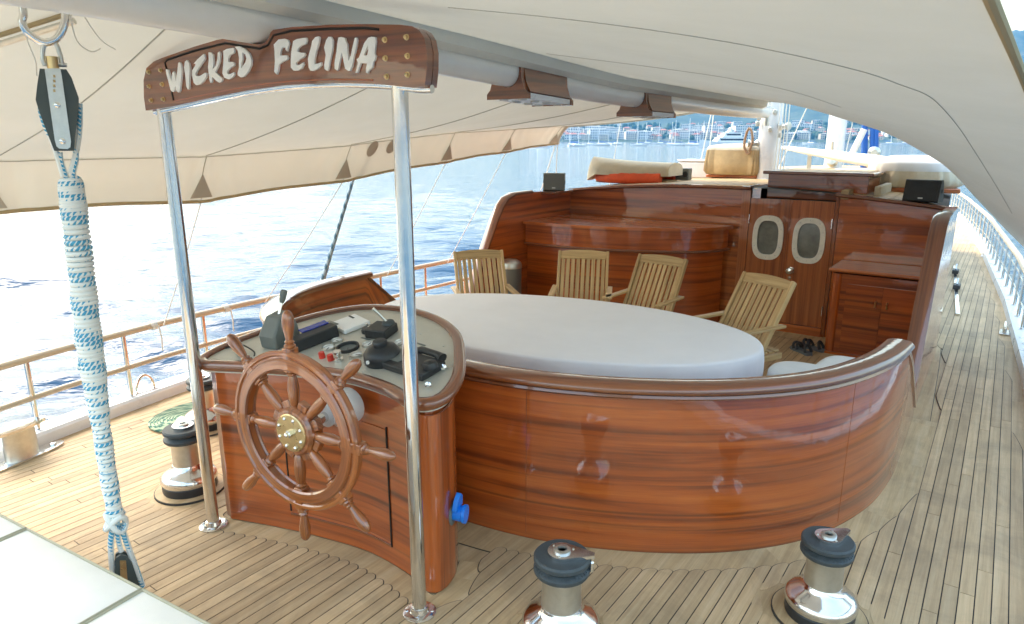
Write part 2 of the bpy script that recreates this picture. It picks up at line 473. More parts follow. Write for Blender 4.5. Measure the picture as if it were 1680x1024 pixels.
import bmesh
def finish(o, smooth=35, bevel=0):
    me = o.data
    bm = bmesh.new(); bm.from_mesh(me)
    bmesh.ops.remove_doubles(bm, verts=bm.verts, dist=1e-6) if False else None
    bmesh.ops.recalc_face_normals(bm, faces=bm.faces)
    if smooth:
        for f in bm.faces: f.smooth = True
        lim = R(smooth)
        for e in bm.edges:
            if len(e.link_faces) == 2 and e.calc_face_angle(0) > lim: e.smooth = False
    bm.to_mesh(me); bm.free()
    if bevel:
        m = o.modifiers.new('bevel', 'BEVEL'); m.width = bevel; m.segments = 2; m.limit_method = 'ANGLE'; m.angle_limit = R(50)
        m.harden_normals = False

def link(name, data, parent=None):
    o = bpy.data.objects.new(name, data); col.objects.link(o)
    if parent is not None:
        o.parent = parent
        o.matrix_parent_inverse = Matrix.Translation(parent.location).inverted() if parent.rotation_euler.z == 0 else parent.matrix_basis.inverted()
    return o
def tag(o, label=None, cat=None, group=None, kind=None):
    if label: o['label'] = label
    if cat: o['category'] = cat
    if group: o['group'] = group
    if kind: o['kind'] = kind
    return o
def thing(name, label, cat, loc=(0, 0, 0), group=None):
    o = bpy.data.objects.new(name, None); col.objects.link(o)
    o.location = loc; o.empty_display_size = 0.1
    return tag(o, label, cat, group)
def copy_tree(o, parent=None):
    c = o.copy(); col.objects.link(c)
    if parent is not None:
        c.parent = parent; c.matrix_parent_inverse = o.matrix_parent_inverse.copy()
    for ch in [x for x in bpy.data.objects if x.parent == o]: copy_tree(ch, c)
    return c
def cr(P, n=8, closed=False):
    """Catmull-Rom through P"""
    P = [Vector(p) for p in P]; N = len(P); out = []
    rng = range(N) if closed else range(N - 1)
    for i in rng:
        g = (lambda k: P[k % N]) if closed else (lambda k: P[max(0, min(N - 1, k))])
        a, b, c, d = g(i - 1), g(i), g(i + 1), g(i + 2)
        for k in range(n):
            t = k / n
            out.append(0.5 * ((2 * b) + (c - a) * t + (2 * a - 5 * b + 4 * c - d) * t * t + (3 * b - a - 3 * c + d) * t ** 3))
    if not closed: out.append(P[-1].copy())
    return out
def interp(x, xs, ys): return float(np.interp(x, xs, ys))
def off2(P, d):
    """offset an open plan path to the right of travel"""
    out = []
    for i, p in enumerate(P):
        t = P[min(i + 1, len(P) - 1)] - P[max(i - 1, 0)]; t = Vector((t.x, t.y)).normalized()
        out.append(Vector((p.x + t.y * d, p.y - t.x * d, p.z if len(p) > 2 else 0)))
    return out
def oval(a, b, n=32, e=2.0):
    out = []
    for k in range(n):
        t = 2 * math.pi * k / n; c, s = math.cos(t), math.sin(t)
        out.append((a * math.copysign(abs(c) ** (2 / e), c), b * math.copysign(abs(s) ** (2 / e), s)))
    return out
def Z3(x, y, z=0): return Vector((x, y, z))

# ================================================================== THE SETTING: sea, land, deck
SEA_Z = -1.85
def build_sea():
    rng = np.random.default_rng(3)
    az = np.concatenate([np.arange(-6, 82, 0.13), np.arange(82, 354, 2.2)])     # degrees to port of the bow
    rad = np.concatenate([[0.5], np.geomspace(3.2, 6000, 560)])
    A, Rr = np.meshgrid(np.radians(az), rad)
    X = -np.sin(A) * Rr; Y = np.cos(A) * Rr
    Zz = np.zeros_like(X)
    sp = np.maximum(np.gradient(rad)[:, None] * np.ones_like(A), Rr * np.radians(0.13))
    wind = np.radians(138)
    for i in range(70):
        lam = 0.42 * (6.5 ** rng.random())
        th = wind + rng.normal(0, 0.33)
        k = 2 * math.pi / lam
        amp = 0.0078 * lam ** 0.75
        att = np.clip((lam / sp - 2.0) / 3.0, 0, 1)
        ph = k * (X * math.cos(th) + Y * math.sin(th)) + rng.random() * 6.28
        Zz += amp * att * (np.sin(ph) + 0.25 * np.sin(2 * ph + 0.6))
    nr, na = X.shape
    V = np.stack([X, Y, Zz + SEA_Z], -1).reshape(-1, 3)
    i, j = np.meshgrid(np.arange(nr - 1), np.arange(na), indexing='ij')
    j2 = (j + 1) % na
    F = np.stack([i * na + j, (i + 1) * na + j, (i + 1) * na + j2, i * na + j2], -1).reshape(-1, 4)
    me = bpy.data.meshes.new('sea')
    me.vertices.add(len(V)); me.vertices.foreach_set('co', V.astype(np.float32).ravel())
    me.loops.add(F.size); me.loops.foreach_set('vertex_index', F.astype(np.int32).ravel())
    me.polygons.add(len(F)); me.polygons.foreach_set('loop_start', np.arange(0, F.size, 4, dtype=np.int32))
    me.polygons.foreach_set('use_smooth', np.ones(len(F), dtype=bool))
    me.update(calc_edges=True)
    me.materials.append(MATS['sea_water'])
    o = link('sea', me); tag(o, kind='structure')
    # make sure the surface faces up
    bm = bmesh.new(); bm.from_mesh(me)
    bm.faces.ensure_lookup_table()
    if bm.faces[5000].normal.z < 0: bmesh.ops.reverse_faces(bm, faces=bm.faces)
    bm.to_mesh(me); bm.free()
build_sea()

# far land ---------------------------------------------------------------
SHORE = 1150.0
def land_h(az, r):
    """height of the far land above the sea; az in degrees to port"""
    d = r - SHORE
    if d < 0: return -4
    low = 2.5 + 0.085 * min(d, 330)
    ridge = 190 + 55 * math.sin(az * 0.19 + 0.6) + 26 * math.sin(az * 0.53 + 2) + 12 * math.sin(az * 1.3)
    ridge *= 1.0 - 0.35 * max(0, min(1, (az - 28) / 12))
    t = max(0, min(1, (d - 300) / 1000)); t = t * t * (3 - 2 * t)
    n = 9 * math.sin(az * 2.1 + d * 0.011) + 5 * math.sin(az * 4.7 - d * 0.02)
    return low + t * (ridge + n)
def build_hills():
    azs = np.arange(-34, 66, 0.5); rs = np.concatenate([[1130, 1150, 1152], np.arange(1190, 2700, 55)])
    V, Fs = [], []
    for r in rs:
        for a in azs:
            aa = R(a); V.append((-math.sin(aa) * r, math.cos(aa) * r, SEA_Z + land_h(a, r)))
    n = len(azs)
    for i in range(len(rs) - 1):
        for j in range(n - 1): Fs.append((i * n + j, i * n + j + 1, (i + 1) * n + j + 1, (i + 1) * n + j))
    o = link('hills', vmesh('hills', V, Fs, None, ('hill_forest',))); finish(o, 80)
    tag(o, kind='structure')
build_hills()

def house_mesh(wx, wy, h, wall, roof, rows, cols):
    m = MB()
    m.mi = 0
    V = [(-wx/2, -wy/2, -6), (wx/2, -wy/2, -6), (wx/2, wy/2, -6), (-wx/2, wy/2, -6), (-wx/2, -wy/2, h), (wx/2, -wy/2, h), (wx/2, wy/2, h), (-wx/2, wy/2, h)]
    m.add(V, [(0, 1, 5, 4), (1, 2, 6, 5), (2, 3, 7, 6), (3, 0, 4, 7), (4, 5, 6, 7)])
    m.mi = 1
    rh = 2.2 if roof == 'house_roof' else 0.4
    e = 0.7
    m.add([(-wx/2-e, -wy/2-e, h), (wx/2+e, -wy/2-e, h), (wx/2+e, wy/2+e, h), (-wx/2-e, wy/2+e, h), (-wx/4, 0, h+rh), (wx/4, 0, h+rh)],
          [(0, 1, 5, 4), (1, 2, 5), (2, 3, 4, 5), (3, 0, 4), (3, 2, 1, 0)])
    m.mi = 2
    for r in range(rows):
        for c in range(cols):
            x = -wx/2 + wx * (c + 0.5) / cols; z = h * (r + 0.5) / rows
            m.box((x, -wy/2, z), (wx / cols * 0.5, 0.3, h / rows * 0.55))
    return m.mesh('house', (wall, roof, 'house_window'))
def build_town():
    protos = [house_mesh(14, 10, 8, 'house_white', 'house_roof', 2, 4), house_mesh(22, 11, 12, 'house_white', 'house_white', 3, 6),
              house_mesh(11, 9, 6, 'house_cream', 'house_roof', 2, 3), house_mesh(17, 10, 10, 'house_cream', 'house_white', 3, 5),
              house_mesh(30, 12, 15, 'house_white', 'house_white', 4, 8)]
    rnd = random.Random(11)
    kinds = ['white red roofed house in the far waterfront town below the hills', 'white flat roofed block in the far waterfront town below the hills', 'small cream red roofed house in the far waterfront town', 'cream flat roofed block in the far waterfront town', 'broad white hotel block in the far waterfront town below the hills']
    grp = ['white red roofed houses of the far town', 'white flat roofed blocks of the far town', 'cream red roofed houses of the far town', 'cream flat roofed blocks of the far town', 'hotel blocks of the far town']
    spots = []
    for k in range(250):
        px = rnd.uniform(855, 1675)
        d = ray(px, 228); a = math.degrees(math.atan2(-d.x, d.y))
        depth = rnd.choice([18, 30, 60, 95, 140, 190, 250, 300]) + rnd.uniform(-10, 10)
        if px < 1230 and depth > 150 and rnd.random() < 0.6: depth *= 0.4
        spots.append((a, SHORE + depth))
    for a, r in spots:
        p = rnd.choice([0, 0, 1, 1, 2, 3, 4] if r < SHORE + 120 else [0, 1, 2, 2, 3])
        o = bpy.data.objects.new('house', protos[p]); col.objects.link(o)
        aa = R(a); h = SEA_Z + land_h(a, r)
        o.location = (-math.sin(aa) * r, math.cos(aa) * r, h)
        o.rotation_euler.z = aa + rnd.uniform(-0.5, 0.5)
        s = rnd.uniform(0.75, 1.1); o.scale = (s, s, s)
        tag(o, kinds[p], 'house', grp[p])
    # tree belts between the houses: one mass
    m = MB()
    for k in range(700):
        px = rnd.uniform(840, 1690); d = ray(px, 228); a = math.degrees(math.atan2(-d.x, d.y))
        r = SHORE + rnd.uniform(8, 360); aa = R(a); z = SEA_Z + land_h(a, r)
        c = Vector((-math.sin(aa) * r, math.cos(aa) * r, z)); s = rnd.uniform(2.5, 6)
        V = [c + Vector((math.cos(t) * s * q * rnd.uniform(.7, 1.2), math.sin(t) * s * q, hh * s)) for q, hh in ((0.7, 0), (1, 0.7), (0.6, 1.4)) for t in [i * 1.047 for i in range(6)]]
        Fs = [(i * 6 + j, i * 6 + (j + 1) % 6, i * 6 + 6 + (j + 1) % 6, i * 6 + 6 + j) for i in (0, 1) for j in range(6)] + [(12, 13, 14, 15, 16, 17)]
        m.add(V, Fs)
    o = m.build('tree_belt', 'foliage', None, 80); tag(o, 'dark green belt of trees between the far town houses', 'trees', kind='stuff')
build_town()

# ------------------------------------------------------------------ hull outline (plan) and deck
SB = [(-4.0, 0.10), (-2.0, 0.30), (0.0, 0.40), (3.0, 0.46), (5.0, 0.44), (7.1, 0.36), (10.3, 0.19), (15.4, -0.23), (20.0, -0.78), (23.9, -1.35), (26.5, -2.1), (27.3, -2.55)]
PT = [(-4.0, -4.30), (-2.0, -4.38), (0.0, -4.62), (1.24, -4.97), (1.84, -5.11), (2.65, -5.24), (3.3, -5.28), (5.0, -5.28), (7.0, -5.22), (10.3, -5.0), (15.4, -4.6), (20.0, -4.1), (23.9, -3.6), (26.5, -2.95), (27.3, -2.6)]
sbx = lambda y: interp(y, [p[0] for p in SB], [p[1] for p in SB])
ptx = lambda y: interp(y, [p[0] for p in PT], [p[1] for p in PT])
ys = list(np.arange(-4, 27.3, 0.35))
hull_plan = [(sbx(y), y) for y in ys] + [(ptx(y), y) for y in reversed(ys)]

deck = MB('y').prism(hull_plan, -0.12, -0.004).build('deck', 'teak_margin')
tag(deck, kind='structure')

hull = thing('hull', 'white yacht hull side and bulwark along the deck edge', 'hull', (-2.4, 2, SEA_Z))
hm = MB('y')
for f in (sbx, ptx):
    sgn = 1 if f is sbx else -1
    path = [Z3(f(y), y, 0) for y in ys]
    hm2 = MB('y').sweep([Z3(f(y) + sgn * 0.07, y, 0) for y in ys], [(-0.09, 0.09), (0.07, 0.09), (0.085, 0.07), (0.085, -0.1), (-0.10, -0.1), (-0.10, 0.05)])
    hm2.build('toe_rail', 'white_paint', hull)
    V, Fs = [], []
    for y in ys:
        for dx, z in ((0.14, -0.08), (0.12, -0.6), (-0.25, -1.4), (-0.7, -2.3)):
            V.append((f(y) + sgn * dx, y, z))
    for i in range(len(ys) - 1):
        for k in range(3): Fs.append((i * 4 + k, i * 4 + k + 1, i * 4 + 5 + k, i * 4 + 4 + k))
    MB('y').add(V, Fs).build('hull_side', 'hull_white', hull)
yv = -4.0
MB('x').add([(sbx(yv)+.1, yv, -0.02), (ptx(yv)-.1, yv, -0.02), (ptx(yv)+.5, yv, -2.3), (sbx(yv)-.5, yv, -2.3)], [(0, 1, 2, 3)]).build('transom', 'hull_white', hull)

# coaming plan (outer face at deck level), starboard from behind the console round to the gate, port likewise
CO_S = [Vector((x, y)) for x, y in [(-2.40, 2.53), (-2.06, 2.54), (-1.65, 2.63), (-1.23, 2.82), (-0.86, 3.09), (-0.57, 3.45), (-0.39, 3.92), (-0.325, 4.4), (-0.32, 4.9), (-0.325, 5.55)]]
CO_P = [Vector((x, y)) for x, y in [(-2.60, 2.53), (-2.95, 2.50), (-3.35, 2.47), (-3.72, 2.52), (-4.02, 2.72), (-4.25, 3.05), (-4.37, 3.45), (-4.42, 4.0), (-4.43, 4.4), (-4.43, 4.9)]]
cs = cr([Z3(p.x, p.y) for p in CO_S], 10)
cp = cr([Z3(p.x, p.y) for p in CO_P], 10)
# console front and plan
CF = [(-3.17, 1.81), (-2.91, 1.90), (-2.66, 1.97), (-2.35, 2.03), (-2.08, 2.02), (-1.93, 1.992)]
def console_plan():
    f = [(p.x, p.y) for p in cr([Z3(*p) for p in CF], 6)]
    return f + [(-1.875, 1.985), (-1.855, 2.005), (-1.852, 2.06), (-1.885, 2.15), (-2.01, 2.33), (-2.16, 2.48), (-2.5, 2.62), (-2.92, 2.56), (-3.12, 2.35), (-3.22, 2.05), (-3.215, 1.87), (-3.20, 1.82)]
CPLAN = console_plan()
WINCH = [(-1.23, 2.06), (-0.40, 2.84), (-3.66, 1.86), (-4.42, 2.42)]
solid = [(p.x, p.y) for p in cs] + [(-0.42, 7.6), (-4.5, 7.6)] + [(p.x, p.y) for p in reversed(cp)]
def dist_poly(poly):
    a = np.array(poly); b = np.roll(a, -1, 0)
    def f(x, y):
        p = np.array((x, y)); ab = b - a; t = np.clip(((p - a) * ab).sum(1) / np.maximum((ab ** 2).sum(1), 1e-9), 0, 1)
        d = np.sqrt((((a + ab * t[:, None]) - p) ** 2).sum(1)).min()
        c = ((a[:, 1] > y) != (b[:, 1] > y)) & (x < (b[:, 0] - a[:, 0]) * (y - a[:, 1]) / np.where(b[:, 1] == a[:, 1], 1e-9, b[:, 1] - a[:, 1]) + a[:, 0])
        return -d if c.sum() % 2 else d
    return f
d_solid, d_cons = dist_poly(solid), dist_poly(CPLAN)
BOLL = [Z3(-4.83, 1.30), Z3(-4.86, 1.70)]
BOLL_C = ((-4.84, 1.48), (-4.73, 1.2))
CABX = lambda y: sbx(y) - 0.77          # starboard cabin side
def free_out(x, y):
    if y > 7.3:
        if x < CABX(y) + 0.10: return x < ptx(y) + 0.62 and x > ptx(y) + 0.13
    if x > sbx(y) - 0.12 or x < ptx(y) + 0.13: return False
    if d_solid(x, y) < 0.15 or d_cons(x, y) < 0.13: return False
    for wx, wy in WINCH:
        if (x - wx) ** 2 + (y - wy) ** 2 < 0.235 ** 2: return False
    return True
def free_in(x, y): return d_solid(x, y) < -0.12 and y < 7.20 and not (x > -1.30 and y > 6.72)

def plank_mesh(pts, zt=0.0035):
    """a plank with its caulked edge: top, sides and a dark seam strip round it"""
    c = Vector((sum(p[0] for p in pts) / len(pts), sum(p[1] for p in pts) / len(pts)))
    N = len(pts); out = []
    for i in range(N):
        a, b, d = Vector(pts[i - 1]), Vector(pts[i]), Vector(pts[(i + 1) % N])
        n1 = Vector((b.y - a.y, a.x - b.x)); n2 = Vector((d.y - b.y, b.x - d.x))
        n = (n1.normalized() if n1.length > 1e-9 else n2.normalized()) + (n2.normalized() if n2.length > 1e-9 else Vector((0, 0)))
        n = n.normalized() if n.length > 1e-6 else Vector((0, 0))
        out.append((b.x + n.x * 0.0045, b.y + n.y * 0.0045))
    V = [(x, y, zt) for x, y in pts] + [(x, y, zt - 0.002) for x, y in pts] + [(x, y, zt - 0.002) for x, y in out] + [(x, y, -0.003) for x, y in out]
    UV = [(y, x) for x, y in pts] * 2 + [(y, x) for x, y in out] * 2
    Fs = [tuple(range(N))] + [(i, (i + 1) % N, N + (i + 1) % N, N + i) for i in range(N)]
    mi = [0] * (N + 1)
    Fs += [(N + i, N + (i + 1) % N, 2 * N + (i + 1) % N, 2 * N + i) for i in range(N)]; mi += [1] * N
    Fs += [(2 * N + i, 2 * N + (i + 1) % N, 3 * N + (i + 1) % N, 3 * N + i) for i in range(N)]; mi += [1] * N
    return V, Fs, UV, mi
def ccw(pts):
    a = sum(pts[i - 1][0] * pts[i][1] - pts[i][0] * pts[i - 1][1] for i in range(len(pts)))
    return pts if a > 0 else pts[::-1]
def add_plank(pts, mat='teak_deck', name='plank', zt=0.0035, parent=None):
    V, Fs, UV, mi = plank_mesh(ccw(pts), zt)
    me = vmesh(name, V, Fs, UV, (mat, 'caulk'), mi)
    return link(name, me, parent or deck)

PW = 0.062
def row_planks(xc, free, y0, y1, rnd):
    g = 0.0024
    xl, xr = xc - PW / 2 + g, xc + PW / 2 - g
    yy = np.arange(y0, y1, 0.02); ok = [free(xc, y) for y in yy]
    runs, st = [], None
    for y, o in zip(yy, ok):
        if o and st is None: st = y
        if not o and st is not None: runs.append((st, y - 0.02)); st = None
    if st is not None: runs.append((st, yy[-1]))
    def edge(x, y, sgn):
        # slide y along the plank edge until it meets the margin
        s = 0.004
        q = y
        if free(x, q):
            for _ in range(70):
                if not free(x, q + sgn * s): break
                q += sgn * s
                if q < y0 or q > y1: break
        else:
            for _ in range(70):
                q -= sgn * s
                if free(x, q): break
        return q
    out = []
    runs = [r for r in runs if r[1] - r[0] >= 0.05]
    for ri, (a, b) in enumerate(runs):
        lo_y = (a + runs[ri - 1][1]) / 2 + .026 if ri else -99
        hi_y = (b + runs[ri + 1][0]) / 2 - .026 if ri < len(runs) - 1 else 99
        la, ra, lb, rb = edge(xl, a, -1), edge(xr, a, -1), edge(xl, b, 1), edge(xr, b, 1)
        mx_ = 0.16
        la, ra = max(la, a - mx_), max(ra, a - mx_); la, ra = min(la, a + mx_), min(ra, a + mx_)
        lb, rb = min(lb, b + mx_), min(rb, b + mx_); lb, rb = max(lb, b - mx_), max(rb, b - mx_)
        la, ra, lb, rb = max(la, lo_y), max(ra, lo_y), min(lb, hi_y), min(rb, hi_y)
        if la > lb - .012: la = lb = (la + lb) / 2
        if ra > rb - .012: ra = rb = (ra + rb) / 2
        tri = la == lb or ra == rb
        cuts = []
        q = a + rnd.uniform(0.5, 1.9)
        while q < b - 0.4:
            cuts.append(q); q += rnd.uniform(1.3, 2.3)
        ends = [None] + cuts + [None]
        for i in range(len(ends) - 1):
            def endpts(L_, R_, sgn, nib):
                P = []
                for t in ((0, .12, .3, .5, .7, .88, 1) if nib else (0, 1)):
                    y = L_ + (R_ - L_) * t
                    bulge = 0.022 * (1 - abs(2 * t - 1) ** 2.6) if nib else 0
                    P.append((xl + (xr - xl) * t, y + sgn * bulge))
                return P
            if ends[i] is None: A = endpts(la, ra, -1, a > y0 + 0.05 and not tri)
            else: A = endpts(ends[i] + .002, ends[i] + .002, -1, False)
            if ends[i + 1] is None: B = endpts(lb, rb, 1, b < y1 - 0.06 and not tri)
            else: B = endpts(ends[i + 1] - .002, ends[i + 1] - .002, 1, False)
            pts = A + B[::-1]
            out.append([p for i, p in enumerate(pts) if math.hypot(p[0] - pts[i - 1][0], p[1] - pts[i - 1][1]) > 1e-4])
    return out
def build_planks():
    rnd = random.Random(5)
    far = []
    for i in range(-88, 9):
        x = i * PW - 0.01
        for pts in row_planks(x, free_out, -1.6, 16.0, rnd):
            yb, ya = max(p[1] for p in pts), min(p[1] for p in pts)
            vis = yb > (0.75 if x < -1.9 else 1.3) and ya < 13
            if x < -4.3 and ya > 3.6: vis = False
            if vis: add_plank(pts)
            else: far.append(pts)
        if -2.6 < x:
            for pts in row_planks(x, free_in, 4.3, 7.4, rnd):
                add_plank(pts) if x > -2.05 else far.append(pts)
        else:
            for pts in row_planks(x, free_in, 2.7, 7.4, rnd): far.append(pts)
    V, Fs, UV, mi = [], [], [], []
    for pts in far:
        a, b, c, d = plank_mesh(ccw(pts)); o = len(V)
        V += a; Fs += [tuple(k + o for k in f) for f in b]; UV += c; mi += d
    o = link('plank_field', vmesh('plank_field', V, Fs, UV, ('teak_deck', 'caulk'), mi), deck); o['kind'] = 'stuff'
build_planks()

def strip_boards(path, w0, w1, seglen, zt, name='margin_board', mat='teak_margin'):
    """margin boards between two offsets of a plan path, cut to length"""
    A, B = off2(path, w0), off2(path, w1)
    L, acc, start = [0], 0, 0
    for i in range(1, len(path)):
        acc += (path[i] - path[i - 1]).length
        if acc > seglen or i == len(path) - 1:
            pts = [(p.x, p.y) for p in A[start:i + 1]] + [(p.x, p.y) for p in reversed(B[start:i + 1])]
            pts2 = ccw(pts)
            me = vmesh(name, *(lambda r: (r[0], r[1], r[2], (mat, 'caulk'), r[3]))(plank_mesh(pts2, zt)))
            # grain along the board
            o = link(name, me, deck)
            start, acc = i, 0
strip_boards([p for p in cs if p.x > -2.12], 0.0, 0.185, 0.75, 0.001)
strip_boards([p for p in cp if p.x < -3.3], 0.0, -0.185, 0.8, 0.001)
cfp = [Z3(*p) for p in CF]; cfp = cr([Z3(-3.27, 1.93)] + [Z3(-3.23, 1.80)] + cfp[1:-1] + [Z3(-1.87, 1.97), Z3(-1.845, 2.0), Z3(-1.85, 2.1), Z3(-1.92, 2.24)], 6)
strip_boards(cfp, 0.0, 0.165, 0.55, 0.0002)
strip_boards([Z3(sbx(y), y) for y in np.arange(-1.6, 16, 0.25)], 0.0, -0.15, 1.9, 0.0006)
strip_boards([Z3(ptx(y), y) for y in np.arange(-1.6, 16, 0.2)], 0.0, 0.165, 1.9, 0.0006)
strip_boards([Z3(CABX(y), y) for y in np.arange(5.5, 16, 0.25)], -0.02, 0.135, 1.7, 0.0008)
strip_boards([Z3(-2.05 + .05 * k, 7.20) for k in range(36)], -0.28, 0.03, 0.9, 0.0012)
strip_boards([Z3(-1.32 + .05 * k, 6.72) for k in range(18)], -0.16, 0.04, 0.5, 0.0014)
# fill the inner edge of the sole against the coaming
for k, (wx, wy) in enumerate(WINCH):
    ring = [(wx + 0.275 * math.cos(t), wy + 0.275 * math.sin(t)) for t in np.linspace(0, 2 * math.pi, 40, endpoint=False)]
    add_plank(ring, 'teak_margin', 'margin_board', 0.0022)
    pad = [(wx + 0.19 * math.cos(t), wy + 0.19 * math.sin(t)) for t in np.linspace(0, 2 * math.pi, 40, endpoint=False)]
    add_plank(pad, 'teak_margin', 'winch_pad', 0.016)
# foredeck beyond the built planks
fd = [(sbx(y) - .01, y) for y in np.arange(16.0, 27.2, 0.4)] + [(ptx(y) + .01, y) for y in np.arange(27.0, 15.9, -0.4)]
MB('y').prism(fd, -0.003, 0.003).build('foredeck', 'teak_deck', deck)

# ================================================================== COCKPIT COAMING
def coaming(path, name_label, gate_y, ztop, slope_end, side):
    """curved wall with slanting gate end; side=+1 starboard (wall lies left of travel), -1 port"""
    t = thing('coaming', name_label, 'coaming', (path[0].x, path[0].y, 0))
    H = lambda y, i: ztop if y < gate_y or i < 40 else max(0.10, ztop - (y - gate_y) / (slope_end - gate_y) * (ztop - 0.10))
    th = 0.05
    inner = off2(path, -th * side)
    V, UV, Fs = [], [], []; ln = 0
    for i, p in enumerate(path):
        if i: ln += (p - path[i - 1]).length
        h = H(p.y, i)
        q = inner[i]
        V += [(p.x, p.y, 0.002), (p.x, p.y, h), (q.x, q.y, h), (q.x, q.y, 0.002)]
        UV += [(ln, 0), (ln, h), (ln, h + .05), (ln + .5, 2 * h)]
    n = len(path)
    for i in range(n - 1):
        for k in range(3): Fs.append((i * 4 + k, i * 4 + 4 + k, i * 4 + 5 + k, i * 4 + k + 1))
    Fs.append((0, 1, 2, 3)); Fs.append(tuple((n - 1) * 4 + k for k in (3, 2, 1, 0)))
    w = MB(); w.add(V, Fs, UV); w.build('wall', 'mahogany', t)
    # veneer joints
    for i in range(24, n - 26, 52):
        p, q = path[i], path[i + 1]; tt = (q - p).normalized(); nn = Vector((tt.y, -tt.x, 0)) * side
        MB('z').box(Vector((p.x, p.y, ztop / 2)) + nn * .0002, (.0022, .0022, ztop - .06), Matrix.Rotation(math.atan2(tt.y, tt.x), 3, 'Z')).build('veneer_joint', 'mahogany_dark', t, 0)
    # level cap rail, then the sloping trim at the gate
    lvl = [Z3(p.x, p.y, ztop) for i, p in enumerate(path) if p.y < gate_y + 0.02 or i < 40]
    e = 0.028 * side
    s = side
    prof = [(0.030 * s, 0.0), (0.036 * s, 0.012), (0.030 * s, 0.026), (0.012 * s, 0.042), (-0.03 * s, 0.047), (-0.08 * s, 0.044), (-0.108 * s, 0.034), (-0.113 * s, 0.018), (-0.105 * s, 0.0)]
    MB().sweep(lvl, prof).build('cap_rail', 'mahogany_trim', t, 50)
    MB().sweep([Z3(p.x, p.y, ztop - 0.03) for p in lvl], [(0.016 * s, 0), (0.022 * s, 0.008), (0.016 * s, 0.02), (-0.005 * s, 0.02), (-0.005 * s, 0)]).build('bead', 'mahogany_trim', t, 50)
    sl_ = [Z3(p.x - 0.025 * side, p.y, H(p.y, i) + 0.004) for i, p in enumerate(path) if p.y >= gate_y - 0.02 and i >= 40]
    if len(sl_) > 1:
        MB().sweep(sl_, [(0.034 * s, -.02), (0.034 * s, 0.014), (0.0, 0.022), (-0.034 * s, 0.014), (-0.034 * s, -.02)]).build('gate_trim', 'mahogany_trim', t, 50)
    return t
csf = cr([Z3(p.x, p.y) for p in CO_S], 14); cpf = cr([Z3(p.x, p.y) for p in CO_P], 14)
coaming(csf, 'large curved varnished mahogany cockpit coaming facing the two near winches', 4.32, 0.848, 5.55, 1)
coaming(cpf, 'curved mahogany coaming with wide cap behind the console on the sea side', 3.95, 0.86, 4.85, -1)

# ================================================================== CABIN (bulkhead, doors, roof, wings)
roofz = lambda x: 1.385 + 0.13 * max(0, 1 - ((x + 2.45) / 2.15) ** 2)
BY = 7.45
house = thing('deckhouse', 'varnished mahogany deckhouse across the boat with teak roof and double doors', 'deckhouse', (-2.45, BY, 0))
def wallpanel(x0, x1, name, zb=0.0, grain='x', mat='mahogany_dark', y=BY, th=0.06, ztop=None):
    xs = np.linspace(x0, x1, 14)
    pl = [(x, zb) for x in (x0, x1)] + [(x, (ztop or roofz)(x) - 0.03) for x in xs[::-1]]
    return MB(grain).slab(pl, (0, y, 0), (1, 0, 0), (0, 0, 1), (0, -1, 0), th).build(name, mat, house)
wallpanel(-4.47, -2.30, 'bulkhead_panel')
wallpanel(-1.33, -0.43, 'bulkhead_panel')
wallpanel(-2.296, -2.205, 'door_post', grain='z', mat='sapele_door', y=BY - 0.012)
wallpanel(-1.365, -1.334, 'door_post', grain='z', mat='sapele_door', y=BY - 0.012)
MB('x').box((-1.785, BY + 0.02, 0.045), (0.84, 0.10, 0.09)).build('threshold', 'mahogany_dark', house, bevel=.004)
MB('x').box((-1.785, BY + 0.40, 0.75), (0.86, 0.02, 1.5)).build('companionway_shade', 'dark_inside', house)  # near-black sheet: shade of the open companionway put into its colour

def door(x0, x1, cx, hinge_left):
    d = MB('z')
    ov = [(cx + a, 0.99 + b) for a, b in oval(0.112, 0.185, 36, 3.0)]
    d.slab([(x0, 0.095), (x1, 0.095), (x1, 1.395), (x0, 1.395)], (0, BY - 0.005, 0), (1, 0, 0), (0, 0, 1), (0, -1, 0), 0.04, [ov])
    o = d.build('door', 'sapele_door', house, bevel=.003)
    ring = MB()
    out = [(cx + a, 0.99 + b) for a, b in oval(0.158, 0.235, 40, 2.9)]
    ring.slab(out, (0, BY - 0.022, 0), (1, 0, 0), (0, 0, 1), (0, -1, 0), 0.018, [[(cx + a, 0.99 + b) for a, b in oval(0.108, 0.180, 40, 3.0)]])
    ring.build('porthole_ring', 'bone_ring', o, bevel=.006)
    MB().slab([(cx + a, 0.99 + b) for a, b in oval(0.115, 0.188, 36, 3.0)], (0, BY + 0.008, 0), (1, 0, 0), (0, 0, 1), (0, -1, 0), 0.006).build('porthole_glass', 'porthole_glass', o)
    rope = [Vector((cx + a * .93, BY - 0.0245, 0.99 + b * .95)) for a, b in oval(0.158, 0.235, 60, 2.9)]
    hx = x0 + 0.004 if hinge_left else x1 - 0.004
    for z in (0.28, 1.18): MB().lathe([(0.008, -0.05), (0.008, 0.05)], (hx, BY - 0.028, z), n=8).build('hinge', 'steel', o)
    for k in range(10):
        a = 2 * math.pi * (k + .5) / 10
        pa = oval(0.134, 0.209, 40, 2.9)[int(40 * (k + .5) / 10)]
        MB().lathe([(0.006, 0), (0.005, 0.003), (0.0, 0.004)], (cx + pa[0], BY - 0.0225, 0.99 + pa[1]), (0, -1, 0), 8).build('screw', 'steel_satin', o)
    return o
dl = door(-2.20, -1.789, -1.99, True)
dr = door(-1.785, -1.37, -1.58, False)
